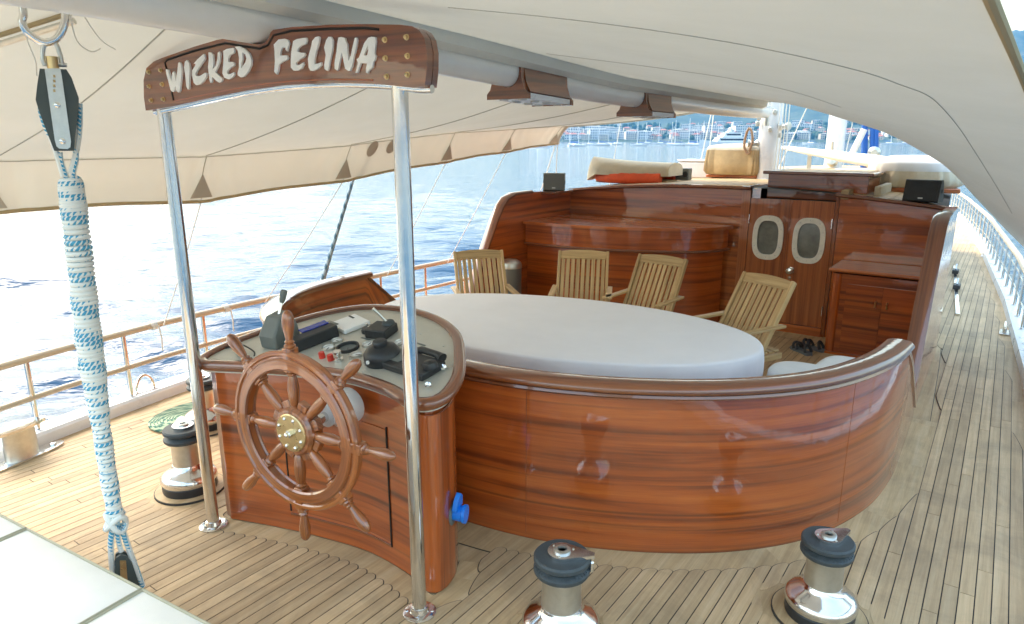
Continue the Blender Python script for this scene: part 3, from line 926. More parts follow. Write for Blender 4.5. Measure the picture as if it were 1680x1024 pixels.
MB().lathe([(0.036, 0), (0.036, 0.006), (0.012, 0.01), (0.012, 0.03), (0.03, 0.04), (0.038, 0.055), (0.03, 0.07), (0, 0.076)], (-1.728, BY - 0.006, 0.665), (0, -1, 0), 20).build('door_knob', 'chrome', dr)
MB().lathe([(0.018, 0), (0.018, 0.006), (0, 0.008)], (-1.732, BY - 0.006, 0.585), (0, -1, 0), 14).build('key_plate', 'steel', dr)
MB('z').bar((-1.787, BY - 0.009, 0.1), (-1.787, BY - 0.009, 1.39), 0.012, 0.01, (0, 1, 0)).build('meeting_bead', 'mahogany_dark', dl)

# wing walls with the slanting end, starboard and port
WP = [(BY + .05, 0.003), (5.36, 0.003), (5.36, 0.12), (5.50, 0.42), (5.72, 0.82), (5.93, 1.16), (6.03, 1.29), (6.12, 1.365), (6.26, 1.405), (6.6, 1.412), (BY + .05, 1.40)]
def wing(xa, xb, ys_=0.0):
    P = [(p[0] + ys_ * max(0, min(1, (7.0 - p[0]))), p[1]) for p in WP]
    o = MB('x').slab(P, (xb, 0, 0), (0, 1, 0), (0, 0, 1), (1, 0, 0), xb - xa).build('wing_wall', 'mahogany', house, bevel=.006)
    # facing strip on the slanting edge
    ed = [Vector(((xa + xb) / 2, p[0] - 0.006, p[1])) for p in P[1:10]]
    m = MB(); V, UV, Fs = [], [], []; ln = 0
    for i, p in enumerate(ed):
        if i: ln += (p - ed[i - 1]).length
        t_ = (ed[min(i + 1, len(ed) - 1)] - ed[max(0, i - 1)]).normalized(); nn = Vector((0, -t_.z, t_.y))
        hw = (xb - xa) / 2 + 0.012
        for a, b in ((-hw, -0.012), (-hw, 0.012), (-hw * .7, 0.022), (hw * .7, 0.022), (hw, 0.012), (hw, -0.012)):
            V.append(p + Vector((a, 0, 0)) + nn * b); UV.append((ln, a + b))
    for i in range(len(ed) - 1):
        for k in range(5): Fs.append((i * 6 + k, i * 6 + k + 1, i * 6 + 7 + k, i * 6 + 6 + k))
    Fs.append((0, 1, 2, 3, 4, 5)); 
    m.add(V, Fs, UV).build('edge_facing', 'mahogany_trim', house, 40)
    return o
wing(-0.425, -0.335)
wing(-4.52, -4.43, 0.0)
# cabin sides forward of the bulkhead and roof
cy = list(np.arange(BY + .06, 15.2, 0.5))
for f, sg in ((lambda y: CABX(y), 1), (lambda y: ptx(y) + 0.70, -1)):
    V, Fs, UV = [], [], []
    for y in cy:
        for z in (0.003, 1.40): V.append((f(y), y, z)); UV.append((y, z))
    for i in range(len(cy) - 1): Fs.append((2 * i, 2 * i + 2, 2 * i + 3, 2 * i + 1))
    MB('y').add(V, Fs, UV).build('cabin_side', 'white_paint' if sg > 0 else 'mahogany', house)  # starboard white is sheen on varnished wood, put into the colour
V, Fs, UV = [], [], []
cyr = [BY - 0.03] + cy
for y in cyr:
    a, b = (ptx(y) + 0.68 if y > BY else -4.5), (CABX(y) + .02 if y > BY else -0.36)
    for x in np.linspace(a, b, 19): V.append((x, y, roofz(x) - 0.006)); UV.append((y, x))
for i in range(len(cyr) - 1):
    for k in range(18): Fs.append((i * 19 + k, i * 19 + k + 1, i * 19 + 20 + k, i * 19 + 19 + k))
roof = MB('y').add(V, Fs, UV).build('roof', 'caulk', house, 60)
# roof edge moulding over the bulkhead, left and right of the doors
for x0, x1 in ((-4.44, -2.205), (-1.37, -0.43)):
    pth = [Z3(x, BY - 0.005, roofz(x) - 0.035) for x in np.linspace(x0, x1, 16)]
    MB().sweep(pth, [(0.035, 0.0), (0.045, 0.014), (0.035, 0.036), (-0.09, 0.036), (-0.09, 0.02), (0.0, 0.0)]).build('roof_moulding', 'mahogany_trim', roof, 50)
# teak planks on the roof
rp = random.Random(9)
for k in range(46):
    x = -4.42 + k * 0.087
    if -2.22 < x < -1.35:
        segs = [(8.75, 10.4), (10.41, 12.4), (12.41, 14.6)]
    else:
        c = rp.uniform(8.4, 9.6); segs = [(BY + 0.10, c), (c + .006, c + 2.6), (c + 2.606, 14.6)]
    for a, b in segs:
        if x + .04 > min(CABX(a), CABX(b)) - .02 or x - .04 < max(ptx(a), ptx(b)) + .73: continue
        z0, z1 = roofz(x - .0405), roofz(x + .0405)
        V = [(x - .0405, a, z0), (x + .0405, a, z1), (x + .0405, b, z1), (x - .0405, b, z0)]
        V += [(p[0], p[1], p[2] - .012) for p in V]
        me = vmesh('plank', V, [(0, 1, 2, 3), (0, 4, 5, 1), (1, 5, 6, 2), (2, 6, 7, 3), (3, 7, 4, 0)], [(p[1], p[0]) for p in V], ('teak_margin',))
        link('plank', me, roof)

# sliding companionway hatch
hatch = thing('sliding_hatch', 'mahogany sliding hatch box with planked teak lid above the double doors', 'hatch', (-1.62, 8.1, 1.45))
hx0, hx1, hy0, hy1, hz0, hz1 = -2.10, -1.13, 7.66, 8.62, 1.39, 1.665
MB('x').box(((hx0 + hx1) / 2, hy0 + .02, (hz0 + hz1) / 2 - .01), (hx1 - hx0, 0.04, hz1 - hz0 - .02)).build('front_board', 'mahogany', hatch, bevel=.004)
for x in (hx0 + .02, hx1 - .02):
    MB('y').box((x, (hy0 + hy1) / 2 + .02, (hz0 + hz1) / 2 - .03), (0.04, hy1 - hy0 - .045, hz1 - hz0 - .06)).build('side_board', 'mahogany_dark', hatch)
rim = [Z3(hx0 - .03, hy1, hz1), Z3(hx0 - .03, hy0 - .025, hz1), Z3(hx1 + .03, hy0 - .025, hz1), Z3(hx1 + .03, hy1, hz1)]
MB('x').bar((hx0 - .05, hy0 - .02, hz1 - .006), (hx1 + .05, hy0 - .02, hz1 - .006), 0.06, 0.034).build('front_rim', 'mahogany_trim', hatch, bevel=.01)
for x in (hx0 - .02, hx1 + .02): MB('y').bar((x, hy0 + .012, hz1 - .008), (x, hy1, hz1 - .008), 0.06, 0.03).build('side_rim', 'mahogany_trim', hatch, bevel=.008)
for k in range(11):
    x = hx0 + .03 + .0415 + k * 0.083
    MB('y').box((x, (hy0 + hy1) / 2 + .01, hz1 - .005), (0.079, hy1 - hy0 - .03, 0.024)).build('plank', 'teak_margin', hatch, bevel=.002)
MB('y').box((hx1 + .09, 8.05, 1.50), (0.06, 0.75, 0.10)).build('hatch_runner', 'cream_canvas', hatch, bevel=.012)
MB('y').box((-1.29, 7.62, 1.47), (0.07, 0.40, 0.09)).build('hatch_runner', 'teak_margin', hatch, bevel=.008)
MB('y').box((-2.25, 7.60, 1.515), (0.08, 0.36, 0.022)).build('track', 'steel', hatch, bevel=.004)

# ================================================================== BAR COUNTER
bar_f = cr([Z3(-4.42, 6.48), Z3(-3.9, 6.50), Z3(-3.40, 6.60), Z3(-2.92, 6.80), Z3(-2.58, 7.05), Z3(-2.43, 7.36)], 8)
def bar_plan(d):
    f = off2(bar_f, d)
    f = [Z3(f[0].x, f[0].y)] + f[1:-1] + [Z3(f[-1].x, BY - 0.075)]
    return [(p.x, p.y) for p in f] + [(-4.42, BY - 0.075)]
bar = thing('bar_counter', 'curved varnished mahogany bar counter behind the row of wooden chairs', 'bar', (-3.5, 6.9, 0))
MB('x').prism(bar_plan(0.0), 0.004, 0.83).build('body', 'mahogany', bar)
MB('x').prism(bar_plan(0.045), 0.84, 1.065).build('fascia', 'mahogany', bar)
MB().sweep([Z3(p[0], p[1], 0.825) for p in bar_plan(0.05)[:-1]], [(0.0, 0.0), (0.02, 0.005), (0.026, 0.015), (0.02, 0.026), (0.0, 0.03), (-0.06, 0.03), (-0.06, 0.0)]).build('lower_trim', 'mahogany_trim', bar, 50)
MB('x').prism(bar_plan(0.10), 1.066, 1.10).build('counter_top', 'mahogany_dark', bar, bevel=.012)
MB('z').box((-4.405, 6.62, 0.42), (0.03, 0.16, 0.8)).build('end_post', 'mahogany_trim', bar, bevel=.006)

# ================================================================== SIDEBOARD
sb = thing('sideboard', 'low mahogany sideboard with two doors at the right of the bulkhead', 'sideboard', (-0.85, 7.1, 0))
sx0, sx1, sy0 = -1.20, -0.432, 6.88
MB('x').box(((sx0 + sx1) / 2, (sy0 + BY) / 2 + .0, 0.40), (sx1 - sx0, BY - sy0 - .065, 0.76)).build('carcass', 'mahogany', sb, bevel=.004)
MB('x').box(((sx0 + sx1) / 2 - .02, (sy0 + BY) / 2 - .02, 0.815), (sx1 - sx0 + .07, BY - sy0 + .0, 0.035)).build('top', 'mahogany_dark', sb, bevel=.014)
MB('x').box(((sx0 + sx1) / 2, sy0 + .02, 0.012), (sx1 - sx0 + .02, .06, 0.02)).build('plinth', 'mahogany_dark', sb)
MB('z').lathe([(0.045, 0.02), (0.045, 0.78)], (sx0 + .02, sy0 + .055, 0), n=20).build('corner_post', 'mahogany', sb)
for k, (a, b) in enumerate(((-1.09, -0.785), (-0.78, -0.475))):
    dd = MB('x').slab([(a, 0.06), (b, 0.06), (b, 0.69), (a, 0.69)], (0, sy0 + .021, 0), (1, 0, 0), (0, 0, 1), (0, -1, 0), 0.016).build('door', 'mahogany', sb, bevel=.003)
    hxp = b - .045 if k == 0 else a + .045
    MB().tube([(hxp, sy0 + .02, 0.50), (hxp, sy0 - .006, 0.505), (hxp, sy0 - .008, 0.55), (hxp, sy0 + .02, 0.555)], 0.0085, 8).build('handle', 'brass', dd)

# ================================================================== TABLE
TCX, TCY, TA = -2.47, 3.94, R(9)
tb = thing('dining_table', 'oval dining table under a fitted white cloth', 'table', (TCX, TCY, 0))
ta, tbb, tz = 1.40, 0.78, 0.75
def trot(a, b): return (TCX + math.cos(TA) * a - math.sin(TA) * b, TCY + math.sin(TA) * a + math.cos(TA) * b)
MB('x').prism([trot(a, b) for a, b in oval(ta - .01, tbb - .01, 64)], tz - .035, tz - .006).build('table_top', 'teak_chair', tb)
for x in (-3.1, -1.86):
    MB('z').lathe([(0.20, 0.004), (0.20, 0.03), (0.07, 0.05), (0.05, 0.10), (0.05, 0.62), (0.09, 0.715)], (*trot(x + 2.48, 0), 0), n=24).build('pedestal', 'steel_satin', tb)
def cloth():
    rows, n = [], 220
    rc = random.Random(2); ph = [rc.uniform(0, 6.28) for _ in range(6)]
    prof = [(0.0, tz + .002), (0.5, tz + .003), (0.9, tz + .003), (0.985, tz + .003), (1.0, tz - .001), (1.006, tz - .012), (1.009, tz - .05), (1.010, tz - .10), (1.008, tz - .16), (1.004, tz - .215), (0.985, tz - .235)]
    V, Fs = [], []
    for j, (k, z) in enumerate(prof):
        for i in range(n):
            t = 2 * math.pi * i / n
            wob = 0
            if j >= 6:
                d = (j - 5) / 5
                wob = d * (0.012 * math.sin(9 * t + ph[0]) + 0.009 * math.sin(23 * t + ph[1]) + 0.006 * math.sin(57 * t + 3 * math.sin(5 * t)))
            zz = z + (0.012 * math.sin(5 * t + ph[3]) + .006 * math.sin(13 * t + ph[4]) if j >= 9 else 0)
            V.append((*trot((ta * k + wob) * math.cos(t), (tbb * k + wob) * math.sin(t)), zz))
    for j in range(len(prof) - 1):
        for i in range(n): Fs.append((j * n + i, j * n + (i + 1) % n, (j + 1) * n + (i + 1) % n, (j + 1) * n + i))
    o = MB().add(V, Fs).build('tablecloth', 'cloth', None, 60)
    return tag(o, 'fitted white cloth with gathered hem covering the oval table', 'tablecloth')
cloth()

# ================================================================== FOLDING CHAIRS
def make_chair():
    c = thing('folding_chair', 'x', 'chair', (0, 0, 0), 'wooden folding chairs at the table')
    top, foot = Vector((0, 0.24, 0.97)), Vector((0, -0.33, 0.012))
    on = lambda z: foot + (top - foot) * ((z - foot.z) / (top.z - foot.z))
    W = 0.225
    for s in (-1, 1):
        MB().bar((s * W, foot.y, foot.z), (s * W, top.y, top.z), 0.026, 0.046, (0, -1, 0.6)).build('stile', 'teak_chair', c, bevel=.004)
        MB().bar((s * (W - .035), 0.30, 0.012), (s * (W - .035), -0.20, 0.43), 0.026, 0.042, (0, 1, 0.6)).build('leg', 'teak_chair', c, bevel=.004)
        MB('y').box((s * (W + .028), -0.10, 0.655), (0.056, 0.46, 0.022)).build('arm', 'teak_chair', c, bevel=.006)
        MB().bar((s * (W + .028), -0.24, 0.44), (s * (W + .028), -0.27, 0.645), 0.022, 0.036, (0, 1, 0)).build('arm_support', 'teak_chair', c, bevel=.003)
        MB('y').box((s * (W + .014 - .0), -0.06, 0.42), (0.024, 0.42, 0.045)).build('seat_rail', 'teak_chair', c, bevel=.003)
    # arched top rail
    up = (top - foot).normalized(); nn = Vector((0, -up.z, up.y))
    pl = [(-W + .013, -0.075), (W - .013, -0.075)] + [(x, 0.02 * (1 - (x / W) ** 2) - 0.006) for x in np.linspace(W - .013, -W + .013, 12)]
    MB('x').slab(pl, top + nn * 0.011, (1, 0, 0), up, nn, 0.022).build('top_rail', 'teak_chair', c, bevel=.003)
    lo = on(0.44)
    MB('x').bar((-W, lo.y, lo.z), (W, lo.y, lo.z), 0.022, 0.05, (0, 1, .6)).build('cross_rail', 'teak_chair', c, bevel=.003)
    a = top - up * 0.07
    for k in range(9):
        x = -W + .013 + (2 * W - .026) * (k + .5) / 9
        MB().bar((x, lo.y, lo.z), (x, a.y, a.z), 0.033, 0.012, (0, -up.z, up.y)).build('slat', 'teak_chair', c, bevel=.002)
    for k in range(7):
        MB('x').box((0, -0.255 + k * 0.066, 0.447), (2 * W - .03, 0.05, 0.014)).build('seat_slat', 'teak_chair', c, bevel=.002)
    return c
ch = make_chair()
CH = [((742, 415), (826, 412), 'folding teak chair nearest the sea rail, beside the steel bin'),
      ((917, 413), (999, 415), 'folding teak chair before the middle of the bar, second from the sea rail'),
      ((1046, 418), (1132, 428), 'folding teak chair before the rounded end of the bar, third from the sea rail'),
      ((1222, 448), (1305, 465), 'folding teak chair in front of the double doors at the table end')]
for k, (a, b, lab) in enumerate(CH):
    A, B = atz(*a, 0.965), atz(*b, 0.965)
    m = (A + B) / 2; ang = math.atan2(B.y - A.y, B.x - A.x)
    o = ch if k == 0 else copy_tree(ch)
    o['label'] = lab
    o.rotation_euler.z = ang
    o.location = Vector((m.x, m.y, 0.002)) - Vector((-math.sin(ang) * 0.24, math.cos(ang) * 0.24, 0))

# bench pads inside the starboard coaming
tag(MB().prism([(p.x, p.y) for p in off2(csf, -.08)[88:118]] + [(p.x, p.y) for p in off2(csf, -.48)[88:118]][::-1], 0.003, 0.40).build('bench', 'mahogany_dark', None, bevel=.01), 'low curved bench inside the starboard coaming', 'bench')
def pad(name, cx, cy_, a, b, z, h, mat, label, cat, e=3.0):
    V, Fs, n = [], [], 40
    for k, zz in ((.96, 0), (1, .15), (1.02, .5), (1, .8), (.93, .95), (.8, 1), (.4, 1.03), (0, 1.04)):
        for p in oval(a * k, b * k, n, e): V.append((cx + p[0], cy_ + p[1], z + h * zz))
    for j in range(7):
        for i in range(n): Fs.append((j * n + i, j * n + (i + 1) % n, (j + 1) * n + (i + 1) % n, (j + 1) * n + i))
    return tag(MB().add(V, Fs).build(name, mat, None, 60), label, cat)
pad('bench_cushion', -0.72, 4.66, 0.20, 0.62, 0.402, 0.08, 'white_canvas', 'long flat white bench pad just behind the coaming end', 'cushion', 4)
pad('pillow', -0.87, 4.36, 0.21, 0.19, 0.485, 0.115, 'white_canvas', 'rounded white pillow lying on the bench pad', 'pillow', 2.4)

# sandals
def sandal(px, py, ang, lab):
    p = atz(px, py, 0.0); t = thing('sandal', lab, 'sandal', (p.x, p.y, 0.004), 'pair of sandals on the sole')
    sole = [(x, y) for x, y in [(-.042, -.12), (-.03, -.135), (.02, -.135), (.038, -.11), (.036, -.03), (.05, .06), (.04, .115), (0, .14), (-.035, .12), (-.047, .06), (-.036, -.02)]]
    c, s_ = math.cos(ang), math.sin(ang); rt = lambda x, y: (p.x + c * x - s_ * y, p.y + s_ * x + c * y)
    MB().prism([rt(*q) for q in sole], 0.004, 0.028).build('sole', 'sandal_sole', t, bevel=.005)
    for y0, hh, w in ((0.055, .055, .045), (0.01, .06, .04), (-0.10, .07, .036)):
        P = [Vector((*rt(w * math.cos(q), y0 + (.03 * math.sin(q))), 0.026 + hh * math.sin(q))) for q in np.linspace(0, math.pi, 9)]
        MB().tube(P, 0.014, 8).build('strap', 'sandal', t)
    return t
sandal(1314, 578, R(52), 'black strapped sandal nearer the table on the planked sole')
sandal(1332, 573, R(70), 'black strapped sandal nearer the sideboard on the planked sole')

# bin
bn = atx(840, 425, -4.2)
bt = thing('waste_bin', 'brushed steel pedal bin between the sea side chair and the bar', 'bin', (-4.30, 5.98, 0))
MB().lathe([(0.10, 0.004), (0.115, 0.02), (0.12, 0.62), (0.122, 0.64)], (-4.30, 5.98, 0), n=28).build('bucket', 'bin_steel', bt)
MB().lathe([(0.125, 0.64), (0.125, 0.67), (0.115, 0.70), (0.07, 0.73), (0, 0.738)], (-4.30, 5.98, 0), n=28).build('lid', 'steel_satin', bt)

# ================================================================== STEERING CONSOLE
CZ = lambda x, y: 0.885 + 0.19 * (y - 1.9)
con = thing('steering_console', 'mahogany steering console with tilted instrument panel on the aft deck', 'console', (-2.5, 2.2, 0))
MB('x').prism(CPLAN, 0.004, CZ).build('cabinet', 'mahogany', con)
# fluted corner post at the right
cpost = cr([Z3(-1.95, 1.99), Z3(-1.885, 1.98), Z3(-1.850, 2.00), Z3(-1.848, 2.06), Z3(-1.88, 2.15), Z3(-1.95, 2.25)], 5)
MB('z').sweep([Z3(p.x, p.y, 0.006) for p in cpost], [(0.0, 0.0), (0.012, 0.0), (0.012, 0.86), (0.0, 0.86)]).build('corner_post', 'mahogany', con)
MB('z').box((-3.195, 1.835, 0.43), (0.05, 0.045, 0.85)).build('corner_post', 'mahogany_trim', con, bevel=.008)
TOPL = [(-3.13, 1.775), (-2.90, 1.855), (-2.66, 1.925), (-2.36, 1.985), (-2.10, 1.98), (-1.95, 1.945), (-1.865, 1.945), (-1.812, 1.99), (-1.808, 2.07), (-1.865, 2.20), (-2.00, 2.37), (-2.16, 2.53), (-2.38, 2.64), (-2.65, 2.67), (-2.92, 2.60), (-3.10, 2.42), (-3.22, 2.15), (-3.265, 1.93), (-3.25, 1.80), (-3.20, 1.765)]
tout = cr([Z3(*p) for p in TOPL], 6, True)
MB().prism([(p.x, p.y) for p in tout], lambda x, y: CZ(x, y) - .002, lambda x, y: CZ(x, y) + .040).build('panel', 'panel_grey', con)
rimp = [Z3(p.x, p.y, CZ(p.x, p.y)) for p in tout]
MB().sweep(rimp, [(-0.030, 0.035), (-0.030, 0.052), (-0.018, 0.060), (0.004, 0.060), (0.020, 0.050), (0.026, 0.034), (0.020, 0.016), (0.006, 0.006), (-0.010, 0.0), (-0.02, 0.0)], True).build('rim', 'mahogany_trim', con, 50)
# lower door panel lines on the front
fr = [p for p in cr([Z3(*p) for p in CF], 6)]
def on_front(x):
    for a, b in zip(fr, fr[1:]):
        if a.x <= x <= b.x: return a.y + (b.y - a.y) * (x - a.x) / (b.x - a.x)
    return fr[-1].y
for x, z0, z1 in ((-2.16, 0.10, 0.72), (-2.80, 0.12, 0.72)):
    MB('z').box((x, on_front(x) - .002, (z0 + z1) / 2), (0.007, 0.008, z1 - z0)).build('door_gap', 'dark_inside', con)
pth = [Z3(x, on_front(x) - .003, 0.105) for x in np.linspace(-2.8, -2.16, 14)]
MB().sweep(pth, [(0.0, -.005), (0.006, -.005), (0.006, .005), (0, .005)]).build('door_rail', 'mahogany_trim', con)
dp = [Z3(x, on_front(x), 0.0) for x in np.linspace(-2.795, -2.166, 14)]
MB('x').sweep([Z3(p.x, p.y, 0.125) for p in dp], [(0.0, 0.0), (0.004, 0.0), (0.004, 0.58), (0.0, 0.58)]).build('door_panel', 'mahogany', con)

PN = Vector((0, -0.19, 1)).normalized(); P0 = Vector((-2.5, 1.9, 0.885 + .0405))
def onpanel(px, py, h=0.0): return atp(px, py, P0 + PN * h, PN)
EX = Vector((1, 0, 0)); EY = PN.cross(EX).normalized()
tilt = Matrix.Rotation(math.atan(0.19), 3, 'X')
def pbox(px, py, d, ang, mat, name, parent=None, bevel=.006, h=0.0, post=None):
    p = onpanel(px, py); rot = tilt @ Matrix.Rotation(ang, 3, 'Z')
    return MB().box(p + PN * (d[2] / 2 + h), d, rot).build(name, mat, parent or con, bevel=bevel)
# engine throttle: grey tapered box with a lever
p = onpanel(462, 562)
def frus(c, d0, d1, h, ang, sh=(0, 0)):
    r = tilt @ Matrix.Rotation(ang, 3, 'Z'); V = []
    for d, z, s in ((d0, 0, (0, 0)), (d0, h * .45, (0, 0)), (d1, h, sh)):
        for i, j in ((-1, -1), (1, -1), (1, 1), (-1, 1)): V.append(c + r @ Vector((i * d[0] / 2 + s[0], j * d[1] / 2 + s[1], z)))
    return MB().add(V, [(3, 2, 1, 0), (0, 1, 5, 4), (1, 2, 6, 5), (2, 3, 7, 6), (3, 0, 4, 7), (4, 5, 9, 8), (5, 6, 10, 9), (6, 7, 11, 10), (7, 4, 8, 11), (8, 9, 10, 11)])
thr = frus(p, (0.12, 0.17), (0.10, 0.09), 0.155, R(6), (0, .03)).build('throttle_box', 'grey_plastic', con, bevel=.01)
q0 = p + PN * 0.14 + Vector((0, .02, 0)); q1 = aty(466, 478, q0.y + .05)
MB().tube([q0, q0.lerp(q1, .5), q1], [0.008, 0.007, 0.007], 8).build('lever', 'steel', thr)
MB().tube([q0.lerp(q1, .55), q0.lerp(q1, .7), q1, q1 + (q1 - q0) * .06], [0.011, 0.017, 0.019, 0.010], 10).build('lever_grip', 'grey_plastic', thr)
rad = pbox(517, 563, (0.075, 0.25, 0.065), R(-14), 'black_plastic', 'radio')
pbox(519, 555, (0.05, 0.15, 0.006), R(-14), 'blue_screen', 'radio_display', rad, .001, .065)
pbox(541, 540, (0.09, 0.075, 0.03), R(-8), 'grey_plastic', 'switch_box')
pbox(627, 549, (0.13, 0.12, 0.05), R(10), 'black_plastic', 'joystick_box')
def disc(px, py, r, h, mat, name, prof=None, h0=0.0, n=24):
    p = onpanel(px, py)
    return MB().lathe(prof or [(r, 0), (r, h * .6), (r * .9, h), (0, h)], p + PN * h0, PN, n).build(name, mat, con)
disc(608, 543, 0.048, 0.02, 'black_plastic', 'compass_socket')
for dx, dy in ((-5, -1), (6, 1), (0, 3)):
    disc(608 + dx, 542 + dy, 0.011, 0.035, 'chrome', 'key_switch', n=12)
jb = onpanel(640, 545)
MB().tube([jb + PN * .05, jb + PN * .10 + Vector((-.03, -.02, 0)), jb + PN * .135 + Vector((-.05, -.04, 0))], [.007, .007, .009], 8).build('joystick', 'steel_satin', con)
MB().lathe([(0.035, 0.05), (0.03, 0.062), (0.02, 0.066), (0, 0.067)], jb, PN, 20).build('joystick_boot', 'dark_rubber', con)
# black domed searchlight control
MB().lathe([(0.085, 0), (0.09, 0.015), (0.088, 0.045), (0.07, 0.072), (0.045, 0.082), (0.036, 0.084), (0.036, 0.10), (0.03, 0.108), (0, 0.11)], onpanel(629, 592), PN, 30).build('domed_control', 'black_plastic', con)
for px, py in ((612, 594), ):
    MB().lathe([(0.009, 0), (0.009, .008), (0, .010)], onpanel(610, 604) + PN * .035 + Vector((.004, -.016, 0)), (-.2, -1, .1), 12).build('button', 'white_plastic', con)
# gauges
def gauge(px, py, r, mat, glass='panel_grey', hh=.010):
    p = onpanel(px, py)
    g = MB().lathe([(r, 0), (r, hh), (r * .86, hh), (r * .80, hh * .4), (r * .80, 0)], p, PN, 28).build('gauge', mat, con)
    MB().lathe([(r * .8, 0.001), (0, 0.0015)], p, PN, 24).build('dial', glass, g)
    nd_ = (EX * math.cos(px) + EY * math.sin(px))
    MB().bar(p + PN * .003 - nd_ * r * .15, p + PN * .003 + nd_ * r * .62, .003, .0015, PN).build('needle', 'black_plastic', g)
    return g
gauge(571, 572, .058, 'black_plastic', 'grey_plastic', .016)
for px, py, r in ((553, 560, .033), (539, 572, .036), (605, 566, .034), (585, 583, .033), (658, 563, .036)): gauge(px, py, r, 'steel_satin', 'white_plastic')
for px, py in ((500, 592), (512, 586), (520, 600), (566, 604), (580, 600), (596, 610), (612, 620), (640, 630), (670, 648), (700, 655), (735, 630), (742, 600), (728, 568), (690, 548), (650, 530)): disc(px, py, .0055, .003, 'steel_satin', 'screw', n=8)
for px, py in ((590, 597), (600, 600), (575, 590)): disc(px, py, .007, .022, 'steel', 'toggle', n=8)
for px, py, a in ((640, 640, -.06), (690, 565, -.1), (600, 556, -.05)): pbox(px, py, (.07, .012, .0012), a, 'grey_plastic', 'name_strip', None, 0)
disc(529, 587, .016, .03, 'red_plastic', 'stop_button', n=14); disc(543, 591, .016, .03, 'red_plastic', 'stop_button', n=14)
kb = onpanel(556, 592)
MB().lathe([(.024, 0), (.024, .012), (.012, .016), (.012, .035), (.02, .04), (.02, .052), (0, .055)], kb, PN, 16).build('rotary_switch', 'steel', con)
MB().tube([kb + PN * .03, kb + PN * .03 + Vector((.03, -.03, 0))], .006, 8).build('ignition_key', 'steel', con)
disc(642, 585, .012, .02, 'red_plastic', 'stop_button', n=12); disc(652, 580, .010, .02, 'red_plastic', 'stop_button', n=12)
# flat black plotter with handset
plo = pbox(676, 603, (0.30, 0.155, 0.035), R(-4), 'black_plastic', 'chart_plotter')
pbox(655, 594, (0.12, 0.10, 0.004), R(-4), 'grey_plastic', 'plotter_screen', plo, .001, .035)
MB().lathe([(.036, 0), (.036, .012), (.028, .028), (0, .035)], onpanel(706, 603, .035), PN, 20).build('plotter_knob', 'black_plastic', plo)
hs = onpanel(708, 583, .03)
MB().tube([hs + Vector((-.09, 0.01, 0)), hs + Vector((-.07, 0.01, .012)), hs + Vector((.04, -.005, .012)), hs + Vector((.075, -.01, 0.0))], [.022, .017, .017, .027], 12).build('handset', 'black_plastic', plo)
for px, py in ((706, 634), (731, 605)):
    MB().lathe([(.014, 0), (.014, .012), (0, .016)], onpanel(px - 3, py - 3, .012), (.5, -.8, .2), 12).build('clamp_screw', 'chrome', plo)
# printed booklet lying on the panel
bk = onpanel(575, 535)
book = MB().box(bk + PN * .014, (0.17, 0.155, 0.022), tilt @ Matrix.Rotation(R(-14), 3, 'Z')).build('booklet', 'white_plastic', None, bevel=.003)
tag(book, 'thick white booklet with a dark title line lying on the instrument panel', 'booklet')
MB().box(onpanel(578, 527) + PN * .0262, (0.055, 0.012, 0.0012), tilt @ Matrix.Rotation(R(-14), 3, 'Z')).build('title_line', 'black_plastic', book)
# coiled cable at the left tip
cb = onpanel(392, 583)
P = []
for k in range(150):
    t = k / 149; a = t * 2 * math.pi * 9
    P.append(cb + Vector((-.05 + .12 * t + .004 * math.sin(a * .3), .02 - .03 * t, 0)) + PN * .022 + (Vector((0, .6, 0)) * math.sin(a) + PN * math.cos(a)) * .018)
cabl = MB().tube(P, .0042, 6).build('coiled_cable', 'black_plastic', None)
tag(cabl, 'black coiled microphone cable at the left tip of the console', 'cable')
P = [cb + Vector(v) + PN * .006 for v in ((-.15, .02, 0), (-.09, .06, .02), (-.02, .05, .03), (.05, .055, .01), (.09, .03, 0))]
MB().tube(cr(P, 6), .004, 6).build('loose_end', 'black_plastic', cabl)

# blue shore power socket on the console side
so = Vector((-1.868, 2.13, 0.335))
soc = thing('power_socket', 'bright blue shore power socket on the right side of the console', 'socket', so)
MB().lathe([(.058, -.004), (.058, .010), (.05, .014), (.035, .014), (.035, .0)], so, (1, 0.42, 0), 24).build('flange', 'grey_plastic', soc)
MB().lathe([(.034, .012), (.038, .055), (.043, .058), (.043, .072), (0, .072)], so, (1, 0.42, 0), 24).build('sleeve', 'blue_plastic', soc)
MB().slab([(-.04, 0.0), (.04, 0.0), (.028, .05), (0, .078), (-.028, .05)], so + Vector((.040, .01, .03)), (0.35, -1, 0.0), (0.12, 0.04, 1), (1, .35, -.1), .02).build('hinged_lid', 'blue_plastic', soc, bevel=.004)

